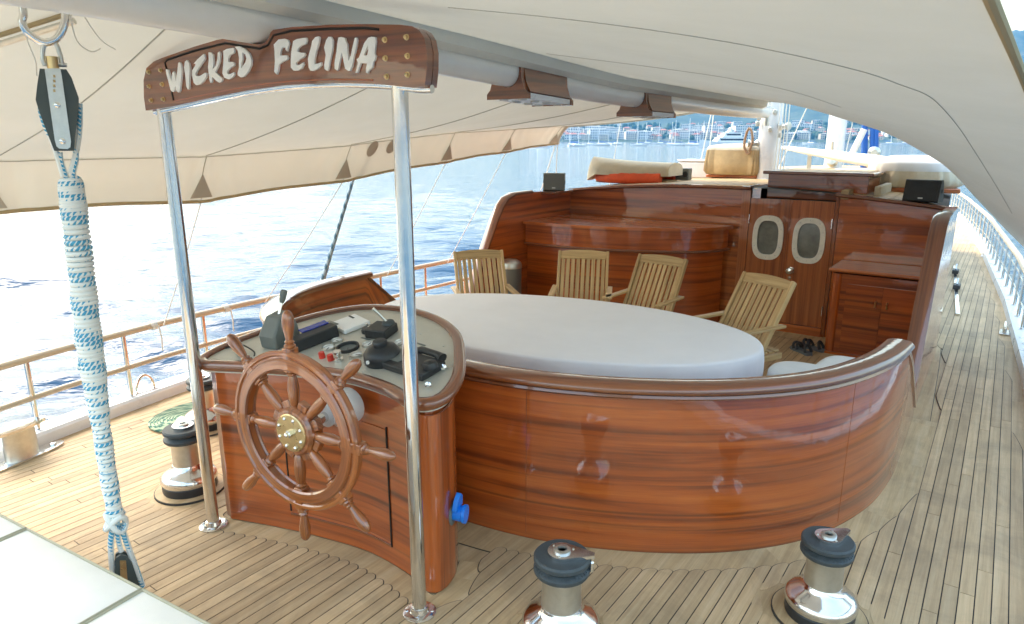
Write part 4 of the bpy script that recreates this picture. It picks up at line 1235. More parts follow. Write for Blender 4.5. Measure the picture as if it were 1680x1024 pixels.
# ================================================================== SHIP'S WHEEL
fa = math.atan(0.115)                              # the console front is turned a little
wn = Vector((math.sin(fa), -math.cos(fa), 0))       # towards the helmsman
wx_ = Vector((math.cos(fa), math.sin(fa), 0)); wz_ = Vector((0, 0, 1))
hub = atp(487, 706, Vector((-2.3, 1.65, .8)), wn)
wh = thing('ships_wheel', 'varnished wooden ships wheel with eight turned handles and brass hub', 'steering wheel', hub)
RO = 0.350
def ringpts(r, n=72, d=0.0): return [hub + wn * d + (wx_ * math.cos(2 * math.pi * k / n) + wz_ * math.sin(2 * math.pi * k / n)) * r for k in range(n)]
def wring(ri, ro, d0, d1, name, mat, ch_=.006, n=72):
    prof = [(ri + ch_, d0), (ro - ch_, d0), (ro, d0 + ch_), (ro, d1 - ch_), (ro - ch_, d1), (ri + ch_, d1), (ri, d1 - ch_), (ri, d0 + ch_)]
    V, Fs, UV = [], [], []
    for k in range(n + 1):
        a = 2 * math.pi * k / n
        e = wx_ * math.cos(a) + wz_ * math.sin(a)
        for (r, d) in prof: V.append(hub + e * r + wn * d); UV.append((a * r, r * 1.0 + d))
    m = len(prof)
    for k in range(n):
        for i in range(m): Fs.append((k * m + i, k * m + (i + 1) % m, (k + 1) * m + (i + 1) % m, (k + 1) * m + i))
    return MB().add(V, Fs, UV).build(name, mat, wh, 40)
rim_ = wring(0.282, 0.348, -0.022, 0.020, 'rim', 'wheel_wood')
wring(0.272, 0.322, 0.014, 0.032, 'front_moulding', 'wheel_wood', .007)
wring(0.330, 0.356, 0.008, 0.027, 'outer_moulding', 'wheel_wood', .007)
wring(0.278, 0.318, -0.034, -0.018, 'back_moulding', 'wheel_wood', .007)
for k in range(24):
    a = 2 * math.pi * (k + .5) / 24
    MB().lathe([(.0042, .0), (.0042, .0012), (0, .0013)], hub + (wx_ * math.cos(a) + wz_ * math.sin(a)) * .324 + wn * .0195, wn, 8).build('plug', 'mahogany_dark', rim_)
for k in range(8):
    a = math.pi / 2 + k * math.pi / 4
    e = wx_ * math.cos(a) + wz_ * math.sin(a)
    inner = [(.010, .085), (.013, .10), (.018, .105), (.012, .112), (.016, .12), (.0205, .16), (.0215, .19), (.018, .225), (.0135, .245), (.020, .252), (.020, .258), (.014, .262), (.018, .27), (.018, .285)]
    inner = [(r_ * 1.18, h_) for r_, h_ in inner]
    sp = MB().lathe(inner, hub, e, 14, wn).build('spoke', 'wheel_wood', wh)
    MB().bar(hub + e * .262, hub + e * .368, .046, .05, wn).build('spoke_block', 'wheel_wood', wh, bevel=.005)
    outer = [(.016, .362), (.021, .372), (.021, .378), (.014, .384), (.018, .392), (.0125, .40), (.0165, .425), (.0215, .455), (.0215, .485), (.018, .508), (.009, .522), (0, .526)]
    outer = [(r_ * 1.15, h_) for r_, h_ in outer]
    MB().lathe(outer, hub, e, 14, wn).build('handle', 'wheel_wood', wh)
hubw = MB().lathe([(.100, -.05), (.108, -.03), (.108, .015), (.098, .028), (.080, .03)], hub, wn, 40).build('hub', 'wheel_wood', wh)
for k in range(8):
    a = math.pi / 8 + k * math.pi / 4; e = wx_ * math.cos(a) + wz_ * math.sin(a)
    MB().bar(hub + e * .095 - wn * .01, hub + e * .135 - wn * .01, .05, .035, wn).build('hub_block', 'wheel_wood', hubw, bevel=.004)
plate = MB().lathe([(.084, .029), (.084, .034), (.080, .037), (0, .037)], hub, wn, 40).build('hub_plate', 'brass', wh)
for k in range(8):
    a = math.pi / 8 + k * math.pi / 4; e = wx_ * math.cos(a) + wz_ * math.sin(a)
    MB().lathe([(.008, .036), (.008, .042), (.004, .046), (0, .0465)], hub + e * .066, wn, 10).build('bolt', 'chrome', plate)
MB().lathe([(.017, .036), (.017, .05), (.010, .052), (.010, .064), (.006, .067), (0, .068)], hub, wn, 6).build('shaft_nut', 'chrome', plate)
MB().lathe([(.024, -.36), (.024, -.03)], hub, wn, 16).build('shaft', 'steel', wh)
MB().lathe([(.085, -.33), (.087, -.27), (.08, -.245), (.06, -.22), (.05, -.20), (.05, -.17), (.03, -.165)], hub, wn, 36).build('shaft_boss', 'white_paint', wh)

# ================================================================== NAME BOARD ARCH
pL, pR = Vector((-3.185, 1.715, 0)), Vector((-1.815, 1.845, 0))
sdirx = (pR - pL).normalized(); sn = Vector((sdirx.y, -sdirx.x, 0)); SP0 = pL + sn * 0.05
arch = thing('name_board_arch', 'mahogany name board with white brush letters on two polished steel poles', 'name board', (-2.5, 1.78, 0))
def S2(px, py):
    p = atp(px, py, SP0, sn); d = p - SP0
    return (d.dot(sdirx), p.z)
bo = [(239, 181.5), (236, 160), (235.5, 132), (240, 112), (252, 101), (266, 95), (319, 76.5), (356, 65.5), (370, 63), (384, 65), (401, 69), (414, 72), (426, 73), (434, 70), (440, 64), (444, 53), (448, 49), (478, 44.5), (541, 40.6), (600, 39.5), (655, 40.5), (676, 43), (688, 50), (696, 63), (700, 84), (700, 112), (697, 142), (678, 144), (622, 138), (545, 136), (468, 140), (406, 148.5), (344, 161), (282, 175)]
bpl = [S2(*p) for p in bo]
BO = Vector((SP0.x, SP0.y, 0))
board = MB('x').slab(bpl, BO, sdirx, (0, 0, 1), sn, 0.034).build('board', 'mahogany_trim', arch, bevel=.006)
cenx = sum(p[0] for p in bpl) / len(bpl); cenz = sum(p[1] for p in bpl) / len(bpl)
MB('x').slab([(p[0], p[1]) for p in bpl], BO - sn * .038, sdirx, (0, 0, 1), sn, 0.030).build('back_board', 'mahogany_trim', arch, bevel=.006)
MB('x').slab([(cenx + (p[0] - cenx) * .985, cenz + (p[1] - cenz) * .95) for p in bpl], BO - sn * .033, sdirx, (0, 0, 1), sn, 0.006).build('core_board', 'mahogany_dark', arch)
def on_board(px, py, d=0.0):
    a, z = S2(px, py); return BO + sdirx * a + Vector((0, 0, z)) + sn * d
# carved border round the lettered panel
bdr = [(285, 165), (278, 130), (271, 103), (275, 98), (319, 83.5), (370, 71), (400, 76), (426, 80), (440, 74), (449, 58), (478, 51), (541, 47.5), (600, 46.5), (622, 48.5)]
MB().tube([on_board(*p, .000) for p in bdr], .0045, 8).build('border_bead', 'dark_inside', arch)
bd2 = [(286, 166), (344, 154), (406, 142), (468, 134), (545, 130.5), (612, 131.5)]
MB().tube(cr([on_board(*p, .0) for p in bd2], 5), .0032, 8).build('border_bead', 'mahogany_dark', arch)
k1 = 200 / 1575
A1 = lambda L: [(230 + x * k1, 60 + y * k1) for x, y in L]
A2 = lambda L: [(440 + x * k1, 40 + y * k1) for x, y in L]
LET = [
 (A1([(355,425),(380,430),(400,490),(425,580),(440,470),(455,455),(465,480),(485,580),(505,440),(515,345),(530,335),(550,360),(560,450),(550,560),(535,700),(520,725),(495,712),(478,640),(460,712),(435,715),(415,690),(385,570),(360,480)]), None),
 (A1([(600,330),(625,308),(655,350),(662,420),(655,560),(655,675),(640,685),(620,650),(605,500),(590,400)]), None),
 (A1([(715,355),(760,300),(840,230),(855,250),(855,295),(830,330),(790,390),(750,450),(735,500),(745,515),(800,510),(860,470),(880,480),(870,530),(840,580),(790,620),(745,630),(715,600),(692,500),(695,440),(730,385),(740,355)]), None),
 (A1([(905,210),(925,205),(965,240),(970,340),(960,430),(1000,380),(1020,290),(1025,215),(1045,195),(1055,220),(1050,320),(1020,400),(990,460),(1040,510),(1085,545),(1075,580),(1045,600),(1000,570),(950,520),(945,590),(930,600),(915,540),(900,400),(910,300)]), None),
 (A1([(1095,190),(1140,165),(1225,150),(1240,180),(1230,215),(1180,240),(1155,290),(1160,335),(1200,330),(1240,345),(1235,375),(1180,410),(1150,440),(1145,480),(1180,490),(1230,465),(1240,490),(1210,530),(1160,555),(1110,535),(1085,480),(1095,380),(1100,280)]), None),
 (A1([(1245,135),(1300,130),(1370,160),(1430,220),(1460,300),(1455,370),(1420,450),(1360,520),(1320,530),(1285,505),(1280,480),(1300,400),(1300,270),(1285,190)]), A1([(1345,205),(1380,235),(1395,290),(1380,340),(1345,390),(1325,420),(1330,350),(1345,290)])),
 (A2([(95,265),(155,200),(230,190),(275,205),(290,250),(265,350),(245,330),(245,300),(200,305),(180,350),(175,405),(260,405),(275,430),(265,460),(210,485),(160,520),(150,600),(130,650),(100,615),(110,480),(105,350)]), None),
 (A2([(345,220),(390,195),(470,180),(515,178),(520,210),(505,255),(450,275),(410,310),(400,355),(440,370),(485,370),(498,395),(480,425),(420,460),(380,500),(385,530),(430,525),(475,495),(480,520),(455,570),(400,600),(350,600),(315,560),(315,460),(320,360),(335,280)]), None),
 (A2([(590,220),(630,170),(670,160),(685,175),(670,260),(640,350),(620,460),(620,520),(660,510),(705,495),(708,530),(660,575),(600,605),(565,600),(545,560),(535,450),(560,350),(580,280)]), None),
 (A2([(770,210),(800,165),(830,165),(855,210),(850,320),(820,460),(800,580),(785,605),(750,580),(745,530),(765,400),(745,300)]), None),
 (A2([(930,175),(965,168),(1010,180),(1020,220),(1040,260),(1045,350),(1060,480),(1090,400),(1115,280),(1140,180),(1160,175),(1170,210),(1155,310),(1125,420),(1105,540),(1080,600),(1055,605),(1015,575),(995,480),(975,360),(950,450),(925,580),(910,600),(880,575),(880,500),(905,350),(915,250)]), None),
 (A2([(1315,175),(1360,165),(1405,170),(1410,230),(1395,350),(1395,390),(1410,410),(1400,460),(1375,490),(1370,560),(1320,600),(1305,635),(1285,625),(1285,570),(1300,510),(1215,505),(1195,560),(1175,630),(1150,630),(1165,570),(1180,500),(1165,455),(1195,430),(1225,350),(1260,250)]), A2([(1310,270),(1315,340),(1300,400),(1265,410),(1260,390),(1285,330)])),
]
for out, hole in LET:
    MB().slab([S2(*p) for p in out], BO + sn * .009, sdirx, (0, 0, 1), sn, 0.0095, [[S2(*p) for p in hole]] if hole else ()).build('letter', 'white_letter', board)
for x, y in [(115,460),(270,438),(120,645),(290,620),(148,825),(305,812)]:
    p = on_board(230 + x * k1, 60 + y * k1)
    MB().lathe([(.0105, 0), (.0105, .002), (.007, .003), (.007, .010), (.004, .012), (0, .0125)], p, sn, 12).build('bolt', 'brass', board)
for x, y in [(1330,147),(1445,133),(1333,245),(1450,233),(1340,342),(1450,332)]:
    p = on_board(220 + x * .3095, 20 + y * .3095)
    MB().lathe([(.0105, 0), (.0105, .002), (.007, .003), (.007, .010), (.004, .012), (0, .0125)], p, sn, 12).build('bolt', 'brass', board)
# poles with deck flanges, and the bent tube under the board
for p, zt in ((pL, 2.16), (pR, 2.19)):
    pole = MB().lathe([(.0305, .004), (.0305, zt)], (p.x, p.y, 0), n=28).build('pole', 'steel', arch)
    fl = MB().lathe([(.072, .0045), (.072, .010), (.066, .014), (.042, .016), (.036, .035), (.0315, .037)], (p.x, p.y, 0), n=32).build('flange', 'steel', arch)
    for k in range(4):
        a = k * math.pi / 2 + .6
        MB().lathe([(.008, .013), (.008, .018), (0, .02)], (p.x + .056 * math.cos(a), p.y + .056 * math.sin(a), 0), n=6).build('bolt', 'steel', fl)
bt_ = [(243, 182), (282, 174), (344, 160), (406, 147.5), (468, 139), (545, 135), (622, 137), (678, 143), (699, 143)]
MB().tube(cr([on_board(*p) - sn * .035 - Vector((0, 0, .004)) for p in bt_], 5), .014, 12).build('arch_tube', 'steel', arch)

# ================================================================== BOOM, MASTS
BC = -2.5
bb = lambda y: interp(y, [-2, 1.2, 2.9, 4.7, 7.5, 8.9], [2.42, 2.385, 2.325, 2.25, 2.235, 2.235])     # underside of the boom
RB = 0.085
boom = thing('boom', 'long white boom running under the awning ridge to the mast', 'boom', (BC, 8.8, 2.3))
by = np.linspace(-2.0, 8.75, 26)
bpts = [Z3(BC, y, bb(y) + RB) for y in by]
MB().tube(bpts, [RB] * 24 + [RB * .96, RB * .8], 28).build('spar', 'boom_paint', boom)
MB('y').sweep([Z3(BC, y, bb(y) + 2 * RB - .012) for y in by], [(-.035, 0), (.035, 0), (.03, .03), (-.03, .03)]).build('sail_track', 'boom_paint', boom)
MB('y').sweep([Z3(BC + .078, y, bb(y) + RB + .035) for y in by], [(0.0, 0), (.014, .003), (.014, .016), (0, .02)]).build('side_flange', 'boom_paint', boom)
MB().lathe([(.03, -.16), (.03, .16)], (BC, 8.82, 2.32), (0, 0, 1), 12).build('gooseneck', 'steel_satin', boom)
def boom_light(y0, y1, lab):
    t = thing('boom_light', lab, 'light fitting', (BC, (y0 + y1) / 2, bb(y0)), 'mahogany light saddles under the boom')
    zc = bb((y0 + y1) / 2) + RB
    r = RB + .004; hw = .150
    # saddle profile: flat foot, sides rising to hug the spar
    pr = [(-hw, -.155), (hw, -.155), (hw, -.115)]
    pr += [(r * math.cos(a) * 1.02 + .0, r * math.sin(a)) for a in np.linspace(-.15, -math.pi + .15, 15)]
    pr += [(-hw, -.115)]
    pr2 = [(-hw, -.155), (hw, -.155), (hw, -.125), (.125, -.10), (.105, -.04), (.10, .03)] + [(r * math.cos(a), r * math.sin(a)) for a in np.linspace(.3, -math.pi - .3, 17)] + [(-.10, .03), (-.105, -.04), (-.125, -.10), (-hw, -.125)]
    dz = Vector((0, y1 - y0, bb(y1) - bb(y0))).normalized()
    for a, b in ((y0, y0 + .03), (y1 - .03, y1)):
        MB('x').slab(pr2, (BC, a, bb(a) + RB), (1, 0, 0), (0, 0, 1), (0, -1, 0), b - a).build('end_cheek', 'mahogany_trim', t, bevel=.004)
    for s in (-1, 1):
        m = MB('y'); V = []
        for y in (y0 + .032, y1 - .032):
            z = bb(y) + RB
            for a, b in ((.150, -.118), (.118, -.06), (.103, .02), (.113, .025), (.128, -.055), (.160, -.113)): V.append((BC + s * (a - .012), y, z + b))
        m.add(V, [(i, (i + 1) % 6, 6 + (i + 1) % 6, 6 + i) for i in range(6)] + [(0, 1, 2, 3, 4, 5), (11, 10, 9, 8, 7, 6)]).build('side_panel', 'mahogany_trim', t)
    m = MB('y'); V = []
    for y in (y0 + .031, y1 - .031):
        z = bb(y) + RB
        for a, b in ((-.143, -.150), (.143, -.150), (.143, -.120), (-.143, -.120)): V.append((BC + a, y, z + b))
    m.add(V, [(0, 1, 5, 4), (1, 2, 6, 5), (2, 3, 7, 6), (3, 0, 4, 7), (0, 1, 2, 3), (7, 6, 5, 4)]).build('lamp_tray', 'white_paint', t)
    for k in range(4):
        y = y0 + (y1 - y0) * (k + .5) / 4
        for xx in (-.07, .07):
            MB().lathe([(.028, 0), (.028, .006), (.02, .008), (0, .004)], (BC + xx, y, bb(y) + RB - .1505), (0, 0, -1), 16).build('lamp', 'steel_satin', t)
boom_light(3.44, 3.96, 'larger near mahogany light saddle clamped under the boom')
boom_light(5.15, 5.65, 'smaller far mahogany light saddle clamped under the boom')

mast = thing('main_mast', 'white main mast with fittings rising behind the sliding hatch', 'mast', (-2.52, 9.1, 1.5))
MB().lathe([(.17, 1.46), (.17, 1.50), (.135, 1.52), (.135, 9.0)], (-2.52, 9.1, 0), n=28).build('spar', 'white_paint', mast)
for z, s in ((2.16, 1), (1.95, -1)):
    MB().lathe([(.05, .13), (.055, .15), (.03, .17), (.028, .22), (.05, .24), (.05, .26), (0, .265)], (-2.52, 9.1, z), (s * .9, -.35, 0), 18).build('mast_winch', 'steel_satin', mast)
for k in range(5):
    z = 2.05 + .07 * k; a = k * 1.3
    MB().box((-2.52 + .15 * math.cos(a), 9.1 - .12 - .03 * (k % 2), z), (.05, .04, .06)).build('mast_fitting', 'steel_satin', mast, bevel=.008)
for k in range(6):
    x = -2.40 + .018 * k + .02 * (k % 2)
    MB().tube([(x, 8.98, 1.56 + .04 * (k % 3)), (x + .015, 8.95, 2.1), (x - .01, 8.97, 4.0)], .006, 6).build('halyard', 'cord', mast)
cw = []
for k in range(60):
    a = k * .42; cw.append(Vector((-2.74 + .045 * math.sin(a) + .004 * (k % 5), 8.93 + .02 * math.cos(k), 1.98 + .16 * math.cos(a))))
tag(MB().tube(cw, .011, 6).build('coiled_line', 'brown_rope', None), 'brown coiled line hanging on the main mast', 'rope')
for k, (sx, lab) in enumerate(((0.16, 'pale'), (-.02, 'x'))):
    pass
fm = aty(1370, 240, 13.4)
fmast = thing('fore_mast', 'plain white fore mast standing on the foredeck', 'mast', (fm.x, 13.4, 1.3))
MB().lathe([(.15, 1.30), (.15, 9.5)], (fm.x, 13.4, 0), n=24).build('spar', 'white_paint', fmast)
MB().lathe([(.05, 0), (.10, .06), (.10, .12), (.05, .16), (.05, .20), (.09, .22), (.09, .26), (0, .27)], (fm.x + .02, 13.24, 1.62), (0.1, -1, .2), 18).build('halyard_winch', 'steel_satin', fmast)
MB().lathe([(.03, 0), (.02, .25), (0, .26)], (fm.x + .02, 13.1, 1.72), (0, -.2, 1), 10).build('winch_handle', 'steel_satin', fmast)
a_, b_ = aty(1393, 262, 13.3), aty(1418, 212, 13.3)
MB().tube([a_, b_], .055, 12).build('strut', 'white_paint', fmast)
for k, (px, w) in enumerate(((1418, .055), (1431, .045), (1437, .04))):
    t0, t1 = aty(px, 262, 13.8), aty(px, 120, 13.8)
    o = MB().tube([t0 + Vector((0, 0, -.45)), t0, (t0 + t1) / 2 + Vector((.01, 0, 0)), t1], [w, w, w * .9, w], 10).build('sail_cover', 'blue_rope', None)
    tag(o, ['leftmost and widest of the three blue fabric sleeves beside the fore mast', 'middle blue fabric sleeve beside the fore mast', 'rightmost and thinnest blue fabric sleeve beside the fore mast'][k], 'sail sleeve', 'blue sleeves beside the fore mast')
wb = aty(1434, 250, 13.6)
tag(MB().lathe([(.05, -.12), (.10, -.06), (.10, .06), (.05, .12)], wb, (0.2, -1, 0), 16).build('line_drum', 'steel_satin', None), 'small metal line drum beside the blue sleeves', 'drum')
# long white covered spar across the foredeck
tip, end = aty(1283, 240, 10.9), aty(1562, 284, 9.9)
P = [tip.lerp(end, t) for t in np.linspace(0, 1, 16)]
n = 22; V, Fs = [], []
for i, p in enumerate(P):
    t = i / 15; wd = .05 + .25 * t ** .7; hh = .045 + .19 * t ** .8
    for k in range(n):
        a = 2 * math.pi * k / n
        z = math.sin(a); zz = hh * (z if z > 0 else z * .8) * (1 + .06 * math.sin(9 * t * 3 + k))
        V.append(p + Vector((0.1, .9, 0)) * (wd * math.cos(a) * .8) + Vector((0, 0, zz * .55 - .02)))
for i in range(15):
    for k in range(n): Fs.append((i * n + k, i * n + (k + 1) % n, i * n + n + (k + 1) % n, i * n + n + k))
Fs += [tuple(range(n)), tuple(15 * n + k for k in range(n))]
cvs = thing('covered_spar', 'long tapering spar under a white cover beyond the deckhouse roof', 'covered spar', (-1.7, 10.4, 1.45))
MB().add(V, Fs).build('cover', 'white_canvas', cvs, 60)
for t in (.2, .88):
    p = tip.lerp(end, t)
    MB('z').box((p.x, p.y, (roofz(p.x) + p.z) / 2 - .03), (.05, .05, max(.05, p.z - roofz(p.x) - .03))).build('crutch', 'steel_satin', cvs)
# stays seen beyond
for k, (a, b, Y, lab) in enumerate([((1320, 185), (1298, 232), 12.5, 'thin wire stay just left of the fore mast'), ((1403, 182), (1396, 214), 13.6, 'thin wire stay just right of the fore mast'),
        ((1020, 190), (1006, 268), 9.5, 'wire stay crossing the sea above the covered dinghy with orange sides'), ((1166, 190), (1148, 272), 10.4, 'wire stay left of the motor yacht'), ((1170, 192), (1161, 272), 10.6, 'wire stay nearest the motor yacht bow')]):
    p, q = aty(*a, Y), aty(*b, Y)
    d = (p - q).normalized()
    tag(MB().tube([q - d * (q.z - 0.1) / max(d.z, .3) * .5, p + d * 2.5], .008, 6).build('stay', 'cord', None), lab, 'stay', 'wire stays forward')

# ================================================================== AWNING
AY0, AY1 = 0.45, 8.35
zr = lambda y: bb(y) + 2 * RB + 0.035
FS = [(-2.5, None), (-1.9, 2.375), (-1.47, 2.31), (-1.15, 2.235), (-0.93, 2.14), (-0.70, 2.02), (-0.45, 1.77), (-0.20, 1.45), (0.05, 1.16), (0.30, 0.90)]
def star_edge(y):
    return interp(y, [-2.2, 0, 1.5, 3, 5, 7, 8.35], [-.22, -.13, -.07, 0.02, .22, .34, .30]), interp(y, [-2.2, 0, 1.5, 3, 5, 7, 8.35], [2.33, 2.28, 2.235, 2.15, 2.0, 1.62, .90])
def star_pt(y, t):
    ex, ez = star_edge(y)
    # aft profile: gentle slope with slight sag
    ax_ = BC + (ex - BC) * t; az_ = zr(y) + (ez - zr(y)) * (t ** 1.25) - .035 * math.sin(math.pi * t)
    f = t * (len(FS) - 1); i = min(int(f), len(FS) - 2); u = f - i
    zz = [q[1] if q[1] is not None else zr(AY1) for q in FS]
    def crs(v, i, u):
        g = lambda k: v[max(0, min(len(v) - 1, k))]
        a, b, c, d = g(i - 1), g(i), g(i + 1), g(i + 2)
        return .5 * ((2 * b) + (c - a) * u + (2 * a - 5 * b + 4 * c - d) * u * u + (3 * b - a - 3 * c + d) * u ** 3)
    fx = crs([q[0] for q in FS], i, u); fz = crs(zz, i, u)
    w_ = max(0, min(1, (y - 1.6) / (AY1 - 1.6))); w_ = w_ ** 2.6
    wob = 0.010 * math.sin(2.3 * y + 4 * t) * math.sin(math.pi * t) + .0035 * math.sin(9 * y + 14 * t) * math.sin(math.pi * t) * w_ + .004 * math.sin(26 * t - 3 * y) * w_ * t
    return Vector((ax_ + (fx - ax_) * w_, y, az_ + (fz - az_) * w_ + wob))
PZ = ([-2.2, 1.66, 3.0, 4.45, 6.07, 8.28], [1.55, 1.55, 1.52, 1.61, 1.76, 1.94])
PF = ([-2.2, 1.65, 2.97, 4.35, 5.9, 8.1], [1.88, 1.875, 1.885, 1.945, 2.08, 2.17])
TIES = [0.3, 1.6, 3.0, 4.45, 5.95, 7.1, 8.2]
def port_pt(y, t):
    zf, zb = interp(y, *PF), interp(y, *PZ)
    sc = min(abs(y - q) for q in TIES); scal = .018 * min(1, sc / .6)
    if t < .8:
        u = t / .8
        x = BC + (-5.03 - BC) * u
        z = zr(y) + (zf - zr(y)) * u - .05 * math.sin(math.pi * u) + .02 * math.exp(-(sc / .25) ** 2) * u * (1 - u) * -1.2
    else:
        u = (t - .8) / .2
        x = -5.03 - .15 * u - .03 * math.sin(math.pi * u); z = zf + (zb + scal - zf) * u
    q = min(TIES, key=lambda v: abs(y - v)); dy_ = y - q
    fold = math.exp(-(dy_ / .28) ** 2)
    uu = max(0, (t - .55) / .45)
    x += .016 * fold * uu * math.sin(dy_ * 34 / (.35 + uu)) + .006 * math.sin(7 * y + 2 * math.sin(3 * y)) * uu
    return Vector((x, y, z + 0.007 * math.sin(2.1 * y + 5 * t) * math.sin(math.pi * t) + .006 * fold * (1 - uu) * math.sin(dy_ * 26) * t))
aw = thing('awning', 'large off white canvas awning tented over the boom with sewn seams', 'awning', (BC, 3, 2.4))
def loft(fn, nt, ny, name):
    V, Fs = [], []
    yy = np.linspace(AY0, AY1, ny)
    for y in yy:
        for t in np.linspace(0, 1, nt): V.append(fn(y, t))
    for i in range(ny - 1):
        for k in range(nt - 1): Fs.append((i * nt + k, i * nt + k + 1, i * nt + nt + k + 1, i * nt + nt + k))
    o = MB('y').add(V, Fs).build(name, 'awning_canvas', aw, 30)
    return o, BVHTree.FromPolygons([Vector(v) for v in V], Fs)
star, bvs = loft(star_pt, 70, 130, 'starboard_canvas')
port, bvp = loft(port_pt, 46, 330, 'port_canvas')
# hems
MB().tube([port_pt(y, 1) for y in np.linspace(AY0, AY1, 110)], .013, 8).build('hem', 'hem', aw)
MB().tube([star_pt(AY1, t) for t in np.linspace(0, 1, 60)], .010, 8).build('hem', 'awning_canvas', aw)
MB().tube([port_pt(AY1, t) for t in np.linspace(0, 1, 60)], .010, 8).build('hem', 'awning_canvas', aw)
MB().tube([star_pt(y, 1) for y in np.linspace(AY0, AY1, 80)], .012, 8).build('hem', 'hem', aw)
# pelmet hanging beside the boom
V, Fs = [], []
yy = np.linspace(AY0, AY1 - .1, 60)
for i, y in enumerate(yy):
    V += [(BC + .16, y, zr(y) - .006), (BC + .155 + .006 * math.sin(3 * y), y, zr(y) - .075), (BC + .10, y, zr(y) - .10)]
for i in range(59):
    for k in (0, 1): Fs.append((i * 3 + k, i * 3 + k + 1, i * 3 + 4 + k, i * 3 + 3 + k))
MB('y').add(V, Fs).build('pelmet', 'awning_canvas', aw, 40)
# seams follow the cloth
def seam(pts, r=.0045, name='seam', mat='seam_thread'):
    MB().tube(pts, r, 6).build(name, mat, aw)
for y in TIES:
    P = [port_pt(y, t) + Vector((0, 0, -.004)) for t in np.linspace(.04, .78, 30)] + [port_pt(y, t) + Vector((.006, 0, 0)) for t in np.linspace(.80, .99, 8)]
    seam(P, .0034)
    bp_ = port_pt(y, 1)
    tri = [port_pt(y - .085, .985) + Vector((.012, 0, 0)), port_pt(y + .085, .985) + Vector((.012, 0, 0)), port_pt(y, .88) + Vector((.012, 0, 0))]
    m = MB(); m.add(tri + [v - Vector((.006, 0, 0)) for v in tri], [(0, 1, 2), (5, 4, 3), (0, 3, 4, 1), (1, 4, 5, 2), (2, 5, 3, 0)]).build('tie_or_shadow_patch', 'patch_and_shadow_canvas', aw, 0)
seam([port_pt(y, .805) + Vector((.008, 0, -.003)) for y in np.linspace(AY0, AY1, 80)], .0035)
for pix in ([(735, 12), (900, 28), (1060, 48), (1200, 70), (1310, 92), (1420, 119), (1477, 139), (1519, 155), (1545, 176), (1575, 212), (1600, 250), (1622, 285), (1642, 318), (1660, 350)],
            [(896, 88), (1000, 101), (1100, 114), (1200, 129), (1300, 150), (1380, 176)]):
    P = []
    for a in cr([Z3(*p) for p in pix], 6):
        d = ray(a.x, a.y).normalized(); h = bvs.ray_cast(CAM, d)
        if h[0]: P.append(h[0] - d * .004)
    if len(P) > 2: seam(P, .002)
# oval shadows showing through the canvas, painted as flat patches by the port fold
for y in (4.75, 5.02):
    P = [port_pt(y + .07 * math.sin(a), .80 + .055 * (1 - math.cos(a)) / 2 * 1.6) + Vector((.014, 0, 0)) for a in np.linspace(0, 2 * math.pi, 24, endpoint=False)]
    c = sum(P, Vector()) / 24
    MB().add(P + [c], [(i, (i + 1) % 24, 24) for i in range(24)]).build('tie_or_shadow_patch', 'patch_and_shadow_canvas', aw, 0)
# end band of the port valance
V, Fs = [], []
for t in np.linspace(.8, 1, 8): V += [port_pt(AY1 - .10, t) + Vector((.012, 0, 0)), port_pt(AY1, t) + Vector((.012, 0, 0))]
for i in range(7): Fs.append((2 * i, 2 * i + 1, 2 * i + 3, 2 * i + 2))
MB().add(V, Fs).build('end_band', 'patch_and_shadow_canvas', aw, 0)
# aft spreader batten with fabric sleeve (top left)
P = []
for t in np.linspace(0, 1, 14):
    d = ray(-45 + 165 * t, 72 - 52 * t).normalized(); h = bvp.ray_cast(CAM, d)
    if h[0]: P.append(h[0] - d * .03)
if len(P) > 1:
    MB().tube(P, .009, 8).build('batten', 'hem', aw)
    MB().tube([p - Vector((0, 0, .03)) for p in P], .012, 8).build('batten', 'steel_satin', aw)

# cords from the awning edge to the rail
RAILZ = .59
for k, (y, yb, lab) in enumerate([(3.0, 2.6, 'thin awning cord behind the left arch pole'), (4.45, 3.55, 'thin awning cord ending behind the throttle lever'), (5.95, 5.05, 'thin awning cord seen just right of the right arch pole'),
        (7.1, 6.0, 'thin awning cord dropping behind the sea side chair'), (8.25, 7.45, 'thin awning cord at the front corner of the port valance'), (8.3, 8.15, 'second steeper cord at the front corner of the port valance')]):
    a = port_pt(min(y, AY1 - .05), 1); b = Vector((ptx(yb) + .02, yb, RAILZ))
    MB().tube([a, a.lerp(b, .5) + Vector((0, 0, -.02)), b], .0045 if k < 4 else .007, 6).build('tie_cord', 'cord', aw)
# wrapped shroud
a, b = atx(580, 292, -5.24), atx(524, 478, -5.24)
d = (a - b)
tag(MB().tube([b - d * .55, b, b + d * .3, a, a + d * 1.4], [.022, .026, .020, .016, .014], 12).build('wrapped_shroud', 'stay_wrap', None), 'blue grey rope wrapped shroud rising from the sea rail to the awning', 'shroud')

